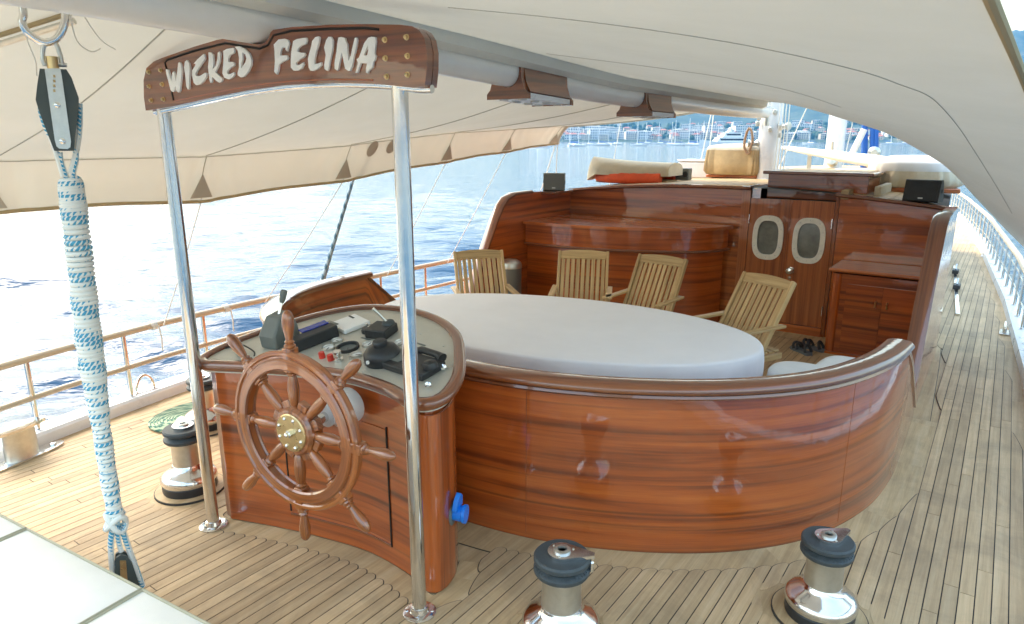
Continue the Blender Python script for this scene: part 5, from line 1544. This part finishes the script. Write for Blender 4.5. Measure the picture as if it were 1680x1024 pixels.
# ================================================================== GUARD RAILS
def guard_rail(f, y0, y1, step, zt, lab, mids, sg):
    t = thing('guard_rail', lab, 'railing', (f(y0), y0, 0))
    yy = np.arange(y0, y1, .2)
    X = lambda y: f(y) + sg * .055
    MB().tube([Z3(X(y), y, zt) for y in yy], .026 if sg < 0 else .036, 14).build('top_rail', 'rail_wood', t)
    for z in mids: MB().tube([Z3(X(y), y, z) for y in yy], .021 if len(mids) == 1 else .008, 12).build('mid_rail', 'rail_wood' if len(mids) == 1 else 'steel', t)
    y = y0 + .3
    while y < y1:
        MB().tube([(X(y) + .0, y, .088), (X(y), y, zt - .02)], .017, 12).build('stanchion', 'steel', t)
        MB().lathe([(.036, .09), (.036, .098), (.02, .102)], (X(y), y, 0), n=14).build('stanchion_foot', 'steel', t)
        y += step
    return t
guard_rail(ptx, -1.4, 17.0, .68, RAILZ, 'two bar wooden guard rail on steel posts along the sea side', (.32,), -1)
guard_rail(sbx, 1.5, 24.0, .62, .60, 'wooden topped guard rail with close steel posts at the right edge', (.26, .46), 1)
# lashings round the top rail
for k, (px, py) in enumerate(((270, 532), (392, 497))):
    y = [2.55, 3.2][k]; c = Z3(ptx(y) - .055, y, RAILZ)
    P = [c + Vector((.031 * math.cos(a), .012 * a / 6.28 - .02, .031 * math.sin(a))) for a in np.linspace(0, 6.28 * 4, 60)]
    P += [P[-1] + Vector((.02, 0, -.10)), P[-1] + Vector((.03, -.01, -.2))]
    tag(MB().tube(P, .006, 6).build('lashing', 'cord', None), ['white cord lashing round the sea rail behind the left pole', 'white cord lashing with hanging tail on the sea rail left of the throttle'][k], 'lashing')

# ================================================================== WINCHES
def winch(x, y, s, ang, lab, k):
    t = thing('winch', lab, 'winch', (x, y, .016), 'self tailing deck winches')
    L = lambda prof: [(r * s, h * s) for r, h in prof]
    z = .0165
    MB().lathe(L([(.150, 0), (.152, .01), (.152, .045), (.147, .052)]), (x, y, z), n=48).build('base_ring', 'black_plastic', t)
    MB().lathe(L([(.150, .050), (.158, .062), (.158, .085), (.150, .098), (.135, .112), (.100, .135), (.088, .150), (.083, .162)]), (x, y, z), n=56).build('skirt', 'chrome', t)
    MB().lathe(L([(.082, .160), (.080, .20), (.080, .27), (.084, .295), (.095, .31)]), (x, y, z), n=48).build('drum', 'steel_satin', t)
    jw = MB().lathe(L([(.080, .300), (.108, .310), (.113, .318), (.113, .330), (.098, .342), (.090, .347), (.098, .352), (.113, .364), (.113, .378), (.106, .386), (.05, .388)]), (x, y, z), n=56).build('jaw', 'dark_rubber', t)
    for q in range(40):
        a = 2 * math.pi * q / 40
        MB().box((x + .100 * s * math.cos(a), y + .100 * s * math.sin(a), z + .3385 * s), (.016 * s, .006 * s, .006 * s), Matrix.Rotation(a, 3, 'Z') @ Matrix.Rotation(.5, 3, 'Y')).build('jaw_rib', 'dark_rubber', jw, 0) if k < 2 else None
    c, s_ = math.cos(ang), math.sin(ang)
    rt = lambda a, b: (x + s * (c * a - s_ * b), y + s * (s_ * a + c * b))
    tear = [(.058 * math.cos(q), .058 * math.sin(q)) for q in np.linspace(1.0, 2 * math.pi - 1.0, 26)] + [(.115, -.016), (.128, -.010), (.128, .010), (.115, .016)]
    MB().prism([rt(*p) for p in tear], z + .388 * s, z + .402 * s).build('feeder_arm', 'chrome', t, bevel=.004)
    MB().lathe(L([(.034, .402), (.034, .409), (.026, .412), (.018, .412), (.016, .400), (0, .398)]), (x, y, z), n=28).build('handle_socket', 'steel_satin', t)
    px, py = rt(.118, 0)
    MB().lathe([(.010 * s, .325 * s), (.010 * s, .365 * s), (.006 * s, .37 * s), (.006 * s, .392 * s)], (px, py, z), n=12).build('stripper_foot', 'chrome', t)
    for q in range(3):
        a = q * 2.094 + .4; px, py = rt(.046 * math.cos(a), .046 * math.sin(a))
        MB().lathe([(.005 * s, .402 * s), (.004 * s, .405 * s), (0, .406 * s)], (px, py, z), n=8).build('screw', 'steel_satin', t)
winch(*WINCH[0], 1.0, R(25), 'large chrome winch in front of the curved coaming, nearest the console', 0)
winch(*WINCH[1], .93, R(60), 'chrome winch in front of the coaming at the right, beside the side deck', 1)
winch(*WINCH[2], .98, R(155), 'chrome winch standing left of the left arch pole', 2)
winch(*WINCH[3], .92, R(140), 'far chrome winch beside the coiled green rope mat', 3)

# ================================================================== PORT DECK FITTINGS
bl = thing('bollard', 'polished steel oval bollard with flat cap at the sea side rail', 'bollard', (-4.87, 1.50, 0))
bd = Vector((-.26, 1, 0)).normalized(); bn_ = Vector((bd.y, -bd.x, 0)); bc_ = Vector((-4.90, 1.44, 0))
def ov3(a, b, z, n=32, e=2.0): return [((bc_ + bd * p[0] + bn_ * p[1]).x, (bc_ + bd * p[0] + bn_ * p[1]).y) for p in oval(a, b, n, e)]
MB().prism(ov3(.27, .062, 0, e=2.6), .005, .019).build('base_plate', 'steel', bl, bevel=.004)
V, Fs = [], []
for k, zz in ((1.08, .019), (1.0, .03), (.98, .20), (1.04, .215)):
    for p in ov3(.105 * k, .05 * k, 0): V.append((p[0], p[1], zz))
for j in range(3):
    for i in range(32): Fs.append((j * 32 + i, j * 32 + (i + 1) % 32, j * 32 + 32 + (i + 1) % 32, j * 32 + 32 + i))
MB().add(V, Fs).build('column', 'steel_satin', bl)
MB().prism(ov3(.185, .06, 0), .214, .232).build('cap', 'steel', bl, bevel=.007)
for d_ in (-.2, .2):
    q = bc_ + bd * d_; MB().lathe([(.02, .019), (.02, .032), (0, .034)], (q.x, q.y, 0), n=6).build('bolt', 'steel', bl)
ub = Z3(ptx(2.42) - .06, 2.42, .088)
u_ = [ub + Vector((0, .07 * math.cos(a) , .0 + .13 * max(0, math.sin(a)))) for a in np.linspace(0, math.pi, 16)]
ubo = thing('deck_eye', 'small steel U shaped eye on the white toe rail', 'deck eye', ub)
MB().tube(u_, .011, 10).build('bow', 'steel', ubo); MB('y').box(ub + Vector((0, 0, .006)), (.05, .2, .008)).build('plate', 'steel', ubo, bevel=.003)
P = []
for k in range(620):
    a = k * .13; r = .03 + .0215 * a / 6.283
    P.append(Vector((-4.66 + r * math.cos(a) * .85, 2.46 + r * math.sin(a), .018 + .002 * math.sin(a * 3))))
tag(MB().tube(P, .0115, 6).build('coiled_mat', 'green_rope', None), 'green rope laid in a flat spiral mat on the port side deck', 'rope coil')

# starboard deck fittings
tr = thing('sheet_track', 'short steel sheet track with two black sliding cars on the side deck', 'track', (-.24, 8.6, 0))
ta0, ta1 = atz(1571, 517, .01), atz(1566, 438, .01)
MB('y').bar(ta0 + Vector((0, 0, .010)), ta1 + Vector((0, 0, .010)), .045, .024).build('rail', 'steel', tr, bevel=.004)
for px, py in ((1569, 475), (1567, 450)):
    q = atz(px, py, .02); cr1 = MB().box(q + Vector((0, 0, .045)), (.085, .20, .06)).build('car', 'black_plastic', tr, bevel=.012)
    MB().tube([q + Vector((0, -.05, .08)), q + Vector((0, 0, .15)), q + Vector((0, .05, .08))], .012, 8).build('car_eye', 'steel', cr1)
for k, (px, py) in enumerate(((1600, 376), (1611, 400), (1620, 422))):
    q = atz(px, py, 0.0); t = thing('deck_filler', ['farthest', 'middle', 'nearest'][k] + ' of the three small white deck plates at the right rail', 'deck plate', (q.x, q.y, .004), 'white deck plates at the right rail')
    MB().lathe([(.10, .005), (.10, .018), (.085, .024), (.07, .024), (.07, .018), (0, .018)], (q.x, q.y, 0), n=24).build('ring', 'white_paint', t)
    MB().lathe([(.03, .018), (.03, .026), (0, .027)], (q.x, q.y, 0), n=12).build('cap', 'steel', t)
q = atz(1655, 548, 0.0); q.x -= .04; cl = thing('deck_cleat', 'steel horn cleat on the side deck at the right edge', 'cleat', q)
MB('y').box(q + Vector((0, 0, .012)), (.09, .22, .014)).build('base', 'steel', cl, bevel=.004)
for s in (-1, 1): MB().lathe([(.02, .018), (.016, .07)], q + Vector((0, s * .045, 0)), n=12).build('post', 'steel', cl)
MB().tube([q + Vector((0, -.16, .092)), q + Vector((0, -.06, .078)), q + Vector((0, .06, .078)), q + Vector((0, .16, .092))], [.010, .018, .018, .010], 10).build('horn', 'steel', cl)

# ================================================================== AFT BENCH AND CUSHIONS
e0, e1 = atz(45, 863, .44), atz(235, 962, .44)
bx = (e1 - e0); bx.z = 0; bl_ = bx.length; bx.normalize(); byv = Vector((-bx.y, bx.x, 0))
def cushion(u0, u1, lab):
    o = e0 - byv * .0; L = u1 - u0; dpt = .78; g = .006
    n = 14; V, Fs = [], []
    t = thing('seat_cushion', lab, 'cushion', o + bx * ((u0 + u1) / 2) - byv * dpt / 2 + Vector((0, 0, -.10)), 'off white cushions on the aft bench')
    for i in range(n + 1):
        for j in range(n + 1):
            u, v = i / n, j / n
            cw_ = (1 - abs(2 * u - 1) ** 6) * (1 - abs(2 * v - 1) ** 6)
            p = o + bx * (u0 + g + (L - 2 * g) * u) - byv * (g + (dpt - 2 * g) * v); V.append((p.x, p.y, .428 + .018 * cw_))
    for i in range(n):
        for j in range(n): Fs.append((i * (n + 1) + j, (i + 1) * (n + 1) + j, (i + 1) * (n + 1) + j + 1, i * (n + 1) + j + 1))
    MB().add(V, Fs).build('top_cover', 'cushion', t, 60)
    q = [o + bx * (u0 + g) - byv * g, o + bx * (u1 - g) - byv * g, o + bx * (u1 - g) - byv * (dpt - g), o + bx * (u0 + g) - byv * (dpt - g)]
    MB().prism([(p.x, p.y) for p in q], .345, .427).build('side_band', 'cushion', t, bevel=.004)
    for z in (.430, .343): MB().tube([Vector((p.x, p.y, z)) for p in q], .007, 8, closed=True).build('piping', 'piping', t)
cushion(-1.0, 0.0, 'off white bench cushion at the far left, only its corner seen')
cushion(0.0, bl_, 'off white bench cushion in the middle beside the rope foot')
cushion(bl_, bl_ + .95, 'off white bench cushion cut by the bottom edge, right of the rope foot')
q = [e0 - bx * 1.0 - byv * .03, e0 + bx * (bl_ + .95) - byv * .03, e0 + bx * (bl_ + .95) - byv * .78, e0 - bx * 1.0 - byv * .78]
tag(MB('x').prism([(p.x, p.y) for p in q], .005, .334).build('aft_bench', 'white_paint', None, bevel=.01), 'white box bench carrying the off white cushions', 'bench')

# ================================================================== MAINSHEET TACKLE
YT = 1.10
TP0 = aty(95, 160, YT); TN = Vector((-TP0.x, -TP0.y, 0)).normalized(); TE = Vector((-TN.y, TN.x, 0))
def T(px, py, dy=0): return atp(px, py, TP0, TN) - TN * dy
rnd = random.Random(4)
blk = thing('upper_block', 'dark pulley block with steel cheek strap hanging by shackles from the boom', 'pulley block', T(95, 160))
bow = [T(38, 20), T(36, 36), T(44, 52), T(60, 65), T(76, 70), T(92, 64), T(103, 48), T(107, 28), T(103, 4), T(96, -22)]
bow = [T(30, -25)] + bow
MB().tube(cr(bow, 6), .0125, 12).build('boom_bail', 'steel', blk)
MB().tube(cr([T(74, 108), T(70, 96), T(71, 78), T(80, 66), T(92, 72), T(99, 92), T(102, 108)], 5), .0075, 10).build('shackle', 'steel_satin', blk)
MB().tube([T(70, 105), T(110, 107)], .007, 8).build('shackle_pin', 'steel_satin', blk)
MB().lathe([(.018, -.02), (.018, .02)], T(86, 103), (0, 0, 1), 12).build('swivel', 'brass', blk)
k2 = 100 / 512
Bq = lambda x, y: (50 + x * k2, 60 + y * k2)
TO = Vector((TP0.x, TP0.y, 0))
def tslab(pts, d, th):
    v = [T(*q) for q in pts]
    return MB().slab([((p - TO).dot(TE), p.z) for p in v], TO + TN * d, TE, (0, 0, 1), TN, th)
def bslab(pts, d, th, name, mat, bevel=.003):
    return tslab([Bq(*q) for q in pts], d, th).build(name, mat, blk, bevel=bevel)
bslab([(80, 275), (300, 280), (345, 350), (405, 520), (405, 600), (365, 960), (200, 960), (150, 830), (70, 620), (45, 535), (60, 400)], .028, .014, 'cheek', 'block_cheek')
bslab([(80, 275), (300, 280), (345, 350), (405, 520), (405, 600), (365, 960), (200, 960), (150, 830), (70, 620), (45, 535), (60, 400)], -.014, .014, 'cheek', 'block_cheek')
bslab([(120, 275), (250, 275), (262, 330), (340, 880), (335, 930), (310, 945), (240, 940), (218, 920), (205, 870)], .034, .005, 'strap', 'steel_satin')
MB().lathe([(.045, -.013), (.045, .013)], T(*Bq(225, 580)), TN, 24).build('sheave', 'grey_plastic', blk)
for x, y in ((225, 580), (270, 880)):
    MB().lathe([(.010, .034), (.010, .040), (.005, .043), (0, .0435)], T(*Bq(x, y)), TN, 14).build('axle', 'steel', blk)
ltr = [T(*Bq(200, 340 + 40 * i)) for i in range(4)]
for i, q in enumerate(ltr): MB().box(q + TN * .0345, (.006, .006, .009)).build('stamped_mark', 'brass', blk, 0)
# wrapped purchase: parallel falls bound by many turns of the same rope
rp_ = thing('mainsheet_rope', 'thick white rope with blue flecks wound in turns round the hanging tackle', 'rope', T(150, 500))
core = cr([T(115, 294), T(122, 350), T(134, 450), T(144, 540), T(155, 620), T(166, 700), T(178, 780), T(190, 850)], 8)
rads = [interp(i / (len(core) - 1), [0, .06, .5, .62, .7, 1], [.026, .035, .037, .032, .025, .021]) for i in range(len(core))]
MB().tube(core, [r * .93 for r in rads], 14).build('inner_falls', 'sheet_rope', rp_)
P = []; turns = 84; per = 14
for k in range(turns * per + 1):
    t = k / (turns * per); f = t * (len(core) - 1); i = min(int(f), len(core) - 2); c = core[i].lerp(core[i + 1], f - i)
    r = rads[i] + (rads[i + 1] - rads[i]) * (f - i) + .0015 * math.sin(k * .05)
    a = 2 * math.pi * k / per
    P.append(c + Vector((math.cos(a), math.sin(a), .10 * math.sin(a + .6))) * r)
MB().tube(P, .0098, 6).build('winding', 'sheet_rope', rp_)
# falls up to the block
for pts in ([(98, 250), (101, 268), (108, 288), (112, 308)], [(124, 245), (125, 262), (121, 280), (120, 305)], [(131, 170), (131, 205), (127, 240), (116, 285)], [(66, 178), (74, 205), (88, 238), (104, 290)]):
    MB().tube(cr([T(*p) for p in pts], 5), .0095, 8).build('fall', 'sheet_rope', rp_)
MB().tube(cr([T(124, 562), T(131, 575), T(132, 590), T(129, 606)], 4), .009, 8).build('tail', 'sheet_rope', rp_)
kn = [T(190 + 16 * math.cos(a), 856 + 12 * math.sin(a * 1.5), -.03 * math.sin(a)) for a in np.linspace(0, 12, 40)]
MB().tube(kn, .012, 8).build('knot', 'sheet_rope', rp_)
MB().tube(cr([T(186, 862), T(182, 890), T(184, 930), T(190, 965)], 5), .012, 8).build('fall', 'sheet_rope', rp_)
MB().tube(cr([T(198, 862), T(208, 890), T(220, 925), T(234, 962)], 5), .012, 8).build('fall', 'sheet_rope', rp_)
MB().tube(cr([T(192, 855), T(194, 885), T(199, 905)], 5), .010, 8).build('fall', 'sheet_rope', rp_)
lb = thing('lower_block', 'dark pulley block half hidden at the cushion edge under the rope', 'pulley block', T(208, 1000))
lo_ = [p for p in ((190, 912), (198, 906), (206, 908), (216, 920), (234, 975), (226, 1040), (196, 1045), (184, 980))]
for d in (.022, -.012):
    tslab(lo_, d, .012).build('cheek', 'block_cheek', lb, bevel=.003)
tslab(((196, 915), (206, 915), (216, 1040), (200, 1042)), .026, .004).build('strap', 'brass', lb, bevel=.001)
zz = T(208, 1040)
MB().tube([zz, Vector((zz.x, zz.y, .006))], .014, 10).build('deck_eye', 'steel', lb)
for k, pts in enumerate([[(112, -5), (118, 40), (128, 70), (150, 85), (165, 80)], [(122, -5), (140, 30), (165, 65), (190, 82)], [(38, 40), (46, 70), (58, 100), (60, 125)]]):
    tag(MB().tube(cr([T(*p) for p in pts], 5), .0022, 5).build('loose_cord', 'cord', None), ['thin loose cord looping right of the boom bail', 'longer thin loose cord drooping toward the name board', 'thin loose cord left of the pulley block'][k], 'cord')

# ================================================================== THINGS ON THE ROOF
def soft_cover(cx, cy_, z, a, b, h, ang, name, top_mat, side_mat, lab, cat, pleats=26, e=4.0, flare=.06, top=.25, dome=.03, pl_amp=.014, base=None):
    t = thing(name, lab, cat, (cx, cy_, z))
    c, s_ = math.cos(ang), math.sin(ang); n = 120
    rt = lambda p, zz: (cx + c * p[0] - s_ * p[1], cy_ + s_ * p[0] + c * p[1], zz)
    def shell(levels, nm, mat, cap):
        V, Fs = [], []
        for k, zz, amp in levels:
            for i, p in enumerate(oval(a * k, b * k, n, e)):
                q = 1 + amp / min(a, b) * (math.sin(pleats * 2 * math.pi * i / n + 3 * math.sin(i * .11)) * .6 + math.sin(i * 1.7) * .4)
                V.append(rt((p[0] * q, p[1] * q), z + zz))
        for j in range(len(levels) - 1):
            for i in range(n): Fs.append((j * n + i, j * n + (i + 1) % n, (j + 1) * n + (i + 1) % n, (j + 1) * n + i))
        if cap: Fs.append(tuple((len(levels) - 1) * n + i for i in range(n)))
        MB().add(V, Fs).build(nm, mat, t, 60)
    zt = h * (1 - top)
    shell([(1 - flare, 0.0, pl_amp), (1 + flare * .4, h * .12, pl_amp * 1.2), (1 + flare * .5, zt * .5, pl_amp * .8), (1.0, zt, pl_amp * .25)], 'skirt', side_mat, False)
    shell([(1.004, zt - .004, pl_amp * .25), (.995, h * .93, 0), (.96, h * .99, 0), (.85, h + dome * .4, 0), (.5, h + dome, 0), (.1, h + dome * 1.1, 0)], 'crown', top_mat, True)
    if base: MB().box((cx, cy_, z - base / 2 + .0), (a * 1.9, b * 1.8, base), Matrix.Rotation(ang, 3, 'Z')).build('base_board', 'mahogany_dark', t, bevel=.01)
    return t
q = aty(1210, 290, 9.25)
soft_cover(q.x, 9.25, roofz(q.x) + .045, .36, .27, .36, R(-4), 'covered_hatch', 'cream_canvas', 'tan_canvas', 'boxy tan canvas covered hatch on the roof left of the mast', 'covered hatch', top=.12, base=.04, e=9.0)
# covered dinghy on the sea side of the roof
q = aty(1036, 300, 8.25); dzr = roofz(q.x)
dg = thing('covered_dinghy', 'low dinghy under a pleated cream cover with orange sides on the roof', 'dinghy', (q.x, 8.25, dzr))
V, Fs, n = [], [], 90
NS = 22
for j in range(NS + 1):
    t = j / NS; x = -.62 + 1.22 * t
    wd = .30 * (min(1, (t + .02) / .22) ** .5) * (1 - .15 * max(0, (t - .7) / .3)); zt = .24 + .06 * (1 - t) ** 2.2
    for i in range(n // 2 + 1):
        a = math.pi * i / (n // 2)
        pl = 1 + .035 * math.sin(j * 2.2 + 0.4 * i) * abs(math.cos(a))
        V.append((q.x + x + .15 * math.sin(a) * (1 - t) * .4, 8.25 - .0 + wd * math.cos(a) * pl * .9, dzr + .11 + (zt - .08) * (math.sin(a) ** .55) + (.0 if 0 < t < 1 else -.0) - .09 * (1 - min(1, t / .18)) * (1 - math.sin(a))))
m_ = n // 2 + 1
for j in range(NS):
    for i in range(m_ - 1): Fs.append((j * m_ + i, j * m_ + i + 1, (j + 1) * m_ + i + 1, (j + 1) * m_ + i))
Fs += [tuple(range(m_)), tuple(NS * m_ + i for i in range(m_))]
MB().add(V, Fs).build('cover', 'cream_canvas', dg, 50)
for s in (-1, 1): MB().tube(cr([(q.x - .42, 8.25 + s * .10, dzr + .07), (q.x - .1, 8.25 + s * .23, dzr + .075), (q.x + .5, 8.25 + s * .24, dzr + .075)], 6), .07, 14).build('side_tube', 'orange_fabric', dg)
MB('x').box((q.x + .05, 8.25, dzr + .03), (1.0, .30, .05)).build('chock', 'teak_chair', dg, bevel=.01)
q = aty(1120, 292, 8.55)
eq = thing('radio_set', 'small dark portable radio beside the covered dinghy', 'radio', (q.x, 8.55, roofz(q.x)))
MB().box((q.x, 8.55, roofz(q.x) + .08), (.20, .12, .15)).build('case', 'grey_plastic', eq, bevel=.01)
for s in (-.055, .055): MB().lathe([(.038, 0), (.036, .006), (.02, -.002), (0, .002)], (q.x + s, 8.488, roofz(q.x) + .08), (0, -1, 0), 18).build('speaker_cone', 'black_plastic', eq)
q = aty(1148, 292, 9.4)
wl = thing('deck_locker', 'plain white deck locker between dinghy and tan covered hatch', 'locker', (q.x, 9.4, roofz(q.x)))
MB().box((q.x - .0, 9.4, roofz(q.x) + .11), (.50, .40, .22)).build('body', 'white_paint', wl, bevel=.02); MB().box((q.x, 9.4, roofz(q.x) + .235), (.52, .42, .024)).build('lid', 'white_paint', wl, bevel=.008)
wl2 = thing('skylight', 'long low white skylight behind the sliding hatch', 'skylight', (-1.2, 9.8, 1.5))
MB().box((-1.15, 9.55, 1.565), (1.3, .35, .16)).build('coaming', 'white_paint', wl2, bevel=.02)
for k in range(3): MB().box((-1.55 + k * .4, 9.372, 1.57), (.26, .006, .08)).build('pane', 'porthole_glass', wl2, bevel=.002)
# domed pleated cover behind the black loudspeaker
q = aty(1500, 312, 8.75)
soft_cover(-.86, 8.75, roofz(-.86) + .055, .44, .30, .27, R(14), 'covered_capstan', 'white_canvas', 'cream_canvas', 'domed pleated cream cover behind the black loudspeaker', 'cover', pleats=22, e=2.6, flare=.10, top=.35, dome=.06, pl_amp=.022, base=.05)
# loudspeakers
def speaker(p, w_, d_, h_, ang, mat, grille, lab, lean):
    t = thing('loudspeaker', lab, 'loudspeaker', p)
    rot = Matrix.Rotation(ang, 3, 'Z')
    prof = [(-d_ / 2, 0), (d_ / 2, 0), (d_ / 2 + lean, h_), (-d_ / 2 + lean, h_)] if not lean < 0 else [(-d_ / 2, 0), (d_ / 2, 0), (d_ / 2, h_ * .45), (d_ * .1, h_), (-d_ / 2 - lean, h_)]
    ex, ez = rot @ Vector((0, 1, 0)), Vector((0, 0, 1)); en = rot @ Vector((1, 0, 0))
    MB().slab(prof, p + en * w_ / 2, ex, ez, en, w_).build('cabinet', mat, t, bevel=.014)
    a, b = Vector((0, prof[0][0], prof[0][1])), Vector((0, prof[-1][0], prof[-1][1]))
    nn = rot @ Vector((0, -(b - a).z, (b - a).y)).normalized()
    c = p + rot @ ((a + b) / 2)
    u = rot @ (b - a).normalized()
    MB().slab([(-w_ / 2 + .018, -h_ * .42), (w_ / 2 - .018, -h_ * .42), (w_ / 2 - .018, h_ * .44), (-w_ / 2 + .018, h_ * .44)], c + nn * .004, en, u, nn, .006).build('grille', grille, t, bevel=.002)
    MB().slab([(-.02, 0), (.02, 0), (.02, .012), (-.02, .012)], c + nn * .0065 + u * (-h_ * .36), en, u, nn, .002).build('badge', 'steel_satin', t, 0)
    for s in (-1, 1):
        MB().lathe([(.022, 0), (.022, .006), (.012, .008), (0, .008)], p + en * (s * w_ / 2) + Vector((0, 0, h_ * .5)) + ex * (lean * .3 if lean > 0 else .02), en * s, 14).build('bracket_knob', 'grey_plastic', t)
speaker(Vector((-.64, 7.60, roofz(-.64) + .004)), .30, .19, .205, R(-8), 'black_plastic', 'black_plastic', 'black wedge loudspeaker on the roof above the sideboard', -.05)
speaker(Vector((-4.38, 6.98, 1.412)), .25, .17, .20, R(28), 'grey_plastic', 'grey_plastic', 'grey box loudspeaker on the sea side end of the deckhouse', .02)
MB('x').box((-4.38, 7.02, 1.395), (.22, .5, .03), Matrix.Rotation(R(4), 3, 'Z')).build('corner_shelf', 'mahogany_trim', house, bevel=.005)

# ================================================================== BOATS ON THE BAY
def sail_boat():
    t = thing('moored_sailboat', 'small moored sailing yacht with bare mast before the far town', 'sailboat', (0, 0, 0), 'sailing yachts moored off the far town')
    V, Fs = [], []
    st = [(-6, 1.3, 0), (-3, 1.8, 0), (1, 1.7, .05), (4, 1.0, .2), (6.2, .05, .45)]
    for x, w_, up in st: V += [(x, -w_, 1.1 + up), (x, -w_ * .7, -.1), (x, w_ * .7, -.1), (x, w_, 1.1 + up)]
    for i in range(4):
        for k in range(3): Fs.append((i * 4 + k, i * 4 + k + 1, i * 4 + 5 + k, i * 4 + 4 + k))
        Fs.append((i * 4 + 3, i * 4, i * 4 + 4, i * 4 + 7))
    Fs.append((0, 1, 2, 3))
    MB().add(V, Fs).build('hull', 'hull_white', t, 30)
    MB().add([(-2.5, -.9, 1.1), (2.5, -.7, 1.15), (2.5, .7, 1.15), (-2.5, .9, 1.1), (-2.3, -.7, 1.75), (1.6, -.5, 1.7), (1.6, .5, 1.7), (-2.3, .7, 1.75)], [(0, 1, 5, 4), (1, 2, 6, 5), (2, 3, 7, 6), (3, 0, 4, 7), (4, 5, 6, 7)]).build('cabin', 'hull_white', t, 0)
    MB().tube([(1, 0, 1.1), (1, 0, 17)], [.24, .16], 6).build('mast', 'white_paint', t)
    MB().tube([(.9, 0, 2.6), (-4.2, 0, 2.5)], [.28, .2], 8).build('boom_cover', 'boat_blue', t)
    MB().tube([(1, 0, 14.5), (6.0, 0, 1.5)], .04, 4).build('fore_stay', 'cord', t)
    return t
sbp = sail_boat()
rb = random.Random(21)
BT = [(906, 236, 430), (938, 236, 400), (947, 238, 380), (968, 235, 470), (985, 237, 420), (1000, 234, 560), (1012, 235, 500), (1048, 236, 420), (1062, 234, 600), (1083, 234, 560), (1100, 235, 480), (1110, 236, 440), (1133, 235, 470), (1142, 235, 450), (1152, 234, 520), (1290, 234, 600), (1330, 234, 620), (1460, 233, 640), (1485, 233, 660), (1505, 233, 700), (885, 240, 330)]
for k, (px, py, dist) in enumerate(BT):
    o = sbp if k == 0 else copy_tree(sbp)
    d = ray(px, 228); d.z = 0; d.normalize(); p = d * dist
    o.location = (p.x, p.y, SEA_Z); o.rotation_euler.z = rb.uniform(-.7, .7) + YAW + (math.pi if rb.random() < .5 else 0)
    s = rb.uniform(.75, 1.05); o.scale = (s, s, s)
# white motor yacht
d = ray(1188, 228); d.z = 0; d.normalize(); p = d * 380
my = thing('motor_yacht', 'white three deck motor yacht anchored left of the main mast', 'motor yacht', (0, 0, 0))
V, Fs = [], []
for x, w_, up in [(-13, 3, 0), (-6, 3.2, 0), (3, 3.1, .3), (9, 1.9, .9), (14, .1, 1.6)]: V += [(x, -w_, 2.3 + up), (x, -w_ * .75, -.2), (x, w_ * .75, -.2), (x, w_, 2.3 + up)]
for i in range(4):
    for k in range(3): Fs.append((i * 4 + k, i * 4 + k + 1, i * 4 + 5 + k, i * 4 + 4 + k))
    Fs.append((i * 4 + 3, i * 4, i * 4 + 4, i * 4 + 7))
Fs.append((0, 1, 2, 3))
MB().add(V, Fs).build('hull', 'hull_white', my, 30)
for x0, x1, z0, z1, w_ in ((-11, 6, 2.3, 4.8, 2.6), (-9, 2.5, 4.9, 7.2, 2.3), (-5, -1, 7.3, 8.6, 1.6)):
    MB().add([(x0, -w_, z0), (x1, -w_, z0), (x1, w_, z0), (x0, w_, z0), (x0 + .5, -w_ * .92, z1), (x1 - 2.2, -w_ * .9, z1), (x1 - 2.2, w_ * .9, z1), (x0 + .5, w_ * .92, z1)], [(0, 1, 5, 4), (1, 2, 6, 5), (2, 3, 7, 6), (3, 0, 4, 7), (4, 5, 6, 7)]).build('deck_house', 'hull_white', my, 0)
    MB().box(((x0 + x1) / 2 - .8, 0, z0 + (z1 - z0) * .58), (x1 - x0 - 3.4, w_ * 1.98, (z1 - z0) * .34)).build('window_band', 'boat_window', my)
    MB().box(((x0 + x1) / 2 - 1.2, 0, z1 + .06), (x1 - x0 - .5, w_ * 2.05, .14)).build('deck_edge', 'hull_white', my)
MB().tube([(-3.5, 0, 8.6), (-4.2, 0, 12)], [.35, .12], 8).build('radar_mast', 'hull_white', my)
MB().lathe([(.7, 0), (.9, .5), (.5, 1.1), (0, 1.25)], (-3, 0, 8.7), n=14).build('radar_dome', 'white_paint', my)
my.location = (p.x, p.y, SEA_Z); my.rotation_euler.z = YAW + math.pi + R(14)

# ================================================================== HAZE OVER THE BAY
hz = MB().box((0, 900, 147), (5400, 5400, 300)).build('haze', (), None, 0)
m = bpy.data.materials.new('haze_air'); m.use_nodes = True
n_ = m.node_tree; n_.nodes.remove(n_.nodes['Principled BSDF'])
pv = n_.nodes.new('ShaderNodeVolumePrincipled')
pv.inputs['Color'].default_value = (0.05, 0.27, 0.62, 1)
pv.inputs['Density'].default_value = 0.00032
pv.inputs['Anisotropy'].default_value = 0.1
n_.links.new(pv.outputs[0], n_.nodes['Material Output'].inputs['Volume'])
hz.data.materials.append(m)
hz['kind'] = 'stuff'
hz['label'] = 'pale blue haze over the bay and far hills'
hz['category'] = 'haze'
